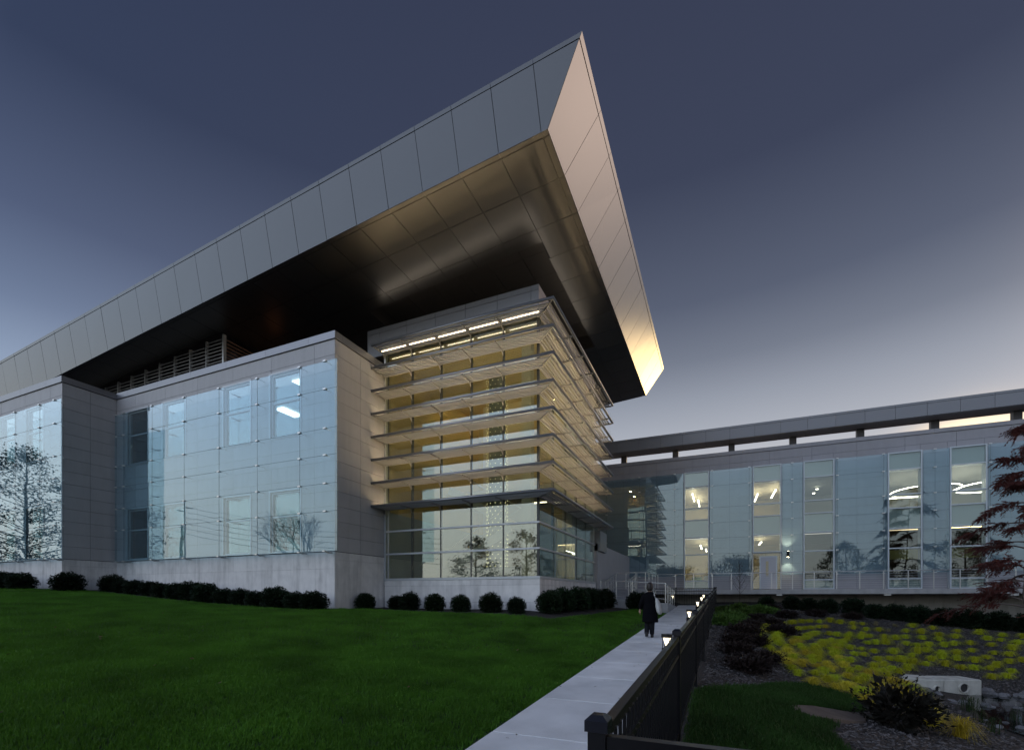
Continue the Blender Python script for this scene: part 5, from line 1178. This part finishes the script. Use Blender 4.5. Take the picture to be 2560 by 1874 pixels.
# ------------------------------------------------------------------ walking person with a bag
PX, PY = -1.83, 14.35; PZ = zpath(PY) + .036
def loft(b, rings, n=14, cap=True):
    o = len(b.v)
    for c_, rx, ry in rings:
        for k in range(n): t = 2 * math.pi * k / n; b.v.append((PX + c_[0] + rx * math.cos(t), PY + c_[1] + ry * math.sin(t), PZ + c_[2]))
    for i in range(len(rings) - 1):
        for k in range(n): j = (k + 1) % n; b.f.append((o + i * n + k, o + i * n + j, o + (i + 1) * n + j, o + (i + 1) * n + k))
    if cap: b.f.append(tuple(o + k for k in range(n))[::-1]); e = o + (len(rings) - 1) * n; b.f.append(tuple(e + k for k in range(n)))
    return b
def limb(b, pts, rs, n=10): return b.tube([(PX + p[0], PY + p[1], PZ + p[2]) for p in pts], rs, n)
def remesh(o, vox):
    m_ = o.modifiers.new('fuse', 'REMESH'); m_.mode = 'VOXEL'; m_.voxel_size = vox; m_.use_smooth_shade = True
    s_ = o.modifiers.new('soften', 'SMOOTH'); s_.iterations = 4; s_.factor = .5
pr = thing('person', (PX, PY, PZ), 'person in a long dark coat walking away up the path, bag on shoulder', 'person')
SKIN = mat('skin', (.42, .27, .20), .6); COAT = mat('dark coat cloth', (.005, .005, .007), .9, spec=.08); TROU = mat('dark trousers', (.014, .015, .019), .85, spec=.1); HAIR = mat('dark hair', (.016, .011, .010), .5)
b = MB()
loft(b, [((0, .03, 1.40), .05, .055), ((0, .03, 1.34), .055, .06), ((0, .02, 1.28), .13, .09), ((0, 0, 1.0), .13, .09), ((0, 0, .85), .15, .10), ((0, 0, .78), .14, .1)])
loft(b, [((0, .05, 1.385), .045, .055), ((0, .055, 1.42), .065, .085), ((0, .05, 1.49), .074, .095), ((0, .045, 1.55), .066, .085), ((0, .04, 1.595), .035, .045)])
loft(b, [((0, .145, 1.475), .014, .012), ((0, .142, 1.45), .018, .018), ((0, .13, 1.44), .012, .02)], 8)           # nose
for s in (-1, 1): loft(b, [((s * .076, .05, 1.46), .008, .018), ((s * .082, .045, 1.48), .008, .022), ((s * .076, .045, 1.505), .008, .014)], 8)
armL = [(-.17, .01, 1.25), (-.235, -.03, 1.03), (-.285, .05, .83)]; armR = [(.17, .01, 1.25), (.20, .03, 1.03), (.17, .16, .95)]
limb(b, armL, [.05, .042, .03]); limb(b, armR, [.05, .042, .03])
def hand(w_, d):
    w_ = Vector(w_); d = Vector(d).normalized(); sdv = d.cross(Vector((1, 0, 0))).normalized()
    limb(b, [w_, w_ + d * .05, w_ + d * .09], [.026, .036, .034], 8)
    for k in range(4): o_ = w_ + d * .085 + sdv * (k - 1.5) * .018; L_ = (.062, .075, .070, .052)[k]; limb(b, [o_, o_ + d * L_ * .5 + Vector((.006, 0, 0)), o_ + d * L_ + Vector((.02, 0, 0))], [.010, .0095, .008], 6)
    o_ = w_ + d * .03 - sdv * .03; limb(b, [o_, o_ + d * .03 - sdv * .022, o_ + d * .065 - sdv * .026], [.012, .011, .008], 6)
hand((-.287, .055, .815), (-.05, .12, -1)); hand((.17, .17, .945), (-.15, 1, .1))
legA = [(-.075, 0, .82), (-.08, .08, .46), (-.075, -.10, .10)]; legB = [(.07, 0, .82), (.06, .02, .44), (.05, .10, .07)]
limb(b, legA, [.085, .058, .036]); limb(b, legB, [.085, .058, .036])
body = mk('body', b, SKIN, pr); remesh(body, .011)
b = MB(); limb(b, [(-.075, 0, .84), (-.08, .08, .47), (-.077, -.09, .12)], [.105, .082, .068]); limb(b, [(.07, 0, .84), (.06, .02, .45), (.052, .095, .09)], [.105, .082, .066]); o = mk('trousers', b, TROU, pr); remesh(o, .014)
b = MB(); loft(b, [((0, .02, 1.345), .07, .075), ((0, .01, 1.29), .165, .105), ((0, 0, 1.2), .19, .125), ((0, 0, 1.0), .175, .12), ((0, -.005, .8), .20, .14), ((.01, -.01, .6), .225, .16), ((.015, -.01, .45), .235, .17)])
limb(b, [(-.15, .01, 1.26), (-.235, -.03, 1.03), (-.283, .045, .845)], [.078, .066, .056]); limb(b, [(.15, .01, 1.26), (.205, .03, 1.03), (.172, .15, .953)], [.078, .066, .056]); o = mk('coat', b, COAT, pr); remesh(o, .014)
b = MB(); loft(b, [((0, -.005, 1.36), .06, .05), ((0, .005, 1.42), .085, .085), ((0, .025, 1.50), .092, .105), ((0, .03, 1.57), .082, .1), ((0, .03, 1.62), .045, .06)]); o = mk('hair', b, HAIR, pr); remesh(o, .012)
for (x, y, z, tilt) in ((-.077, -.11, .06, -.5), (.05, .12, .02, 0)):
    b = MB(); loft(b, [((x, y + .03, max(0, z - .02) + .0), .045, .12), ((x, y + .03, z + .035), .046, .12), ((x, y, z + .075), .04, .07), ((x, y - .015, z + .11), .036, .045)], 12); mk('shoe', b, mat('black shoe', (.01, .01, .01), .4), pr, sm=True)
bg = thing('tote_bag', (PX + .23, PY, PZ + .7), 'off white cloth bag hanging from the walking person\'s shoulder', 'bag')
b = MB(); loft(b, [((.19, -.03, 1.16), .025, .10), ((.225, -.04, 1.05), .06, .15), ((.255, -.05, .9), .085, .17), ((.28, -.05, .76), .075, .16), ((.29, -.05, .69), .04, .12)], 16); o = mk('bag_body', b, mat('canvas', (.50, .50, .49), .9, noise_s=8, noise_a=.1), bg, sm=True)
mk('strap', MB().tube([(PX + .16, PY - .06, PZ + 1.15), (PX + .14, PY - .07, PZ + 1.24), (PX + .125, PY - .02, PZ + 1.325), (PX + .13, PY + .06, PZ + 1.28), (PX + .17, PY + .05, PZ + 1.15)], .018, 6), MATS['canvas'], bg, sm=True)
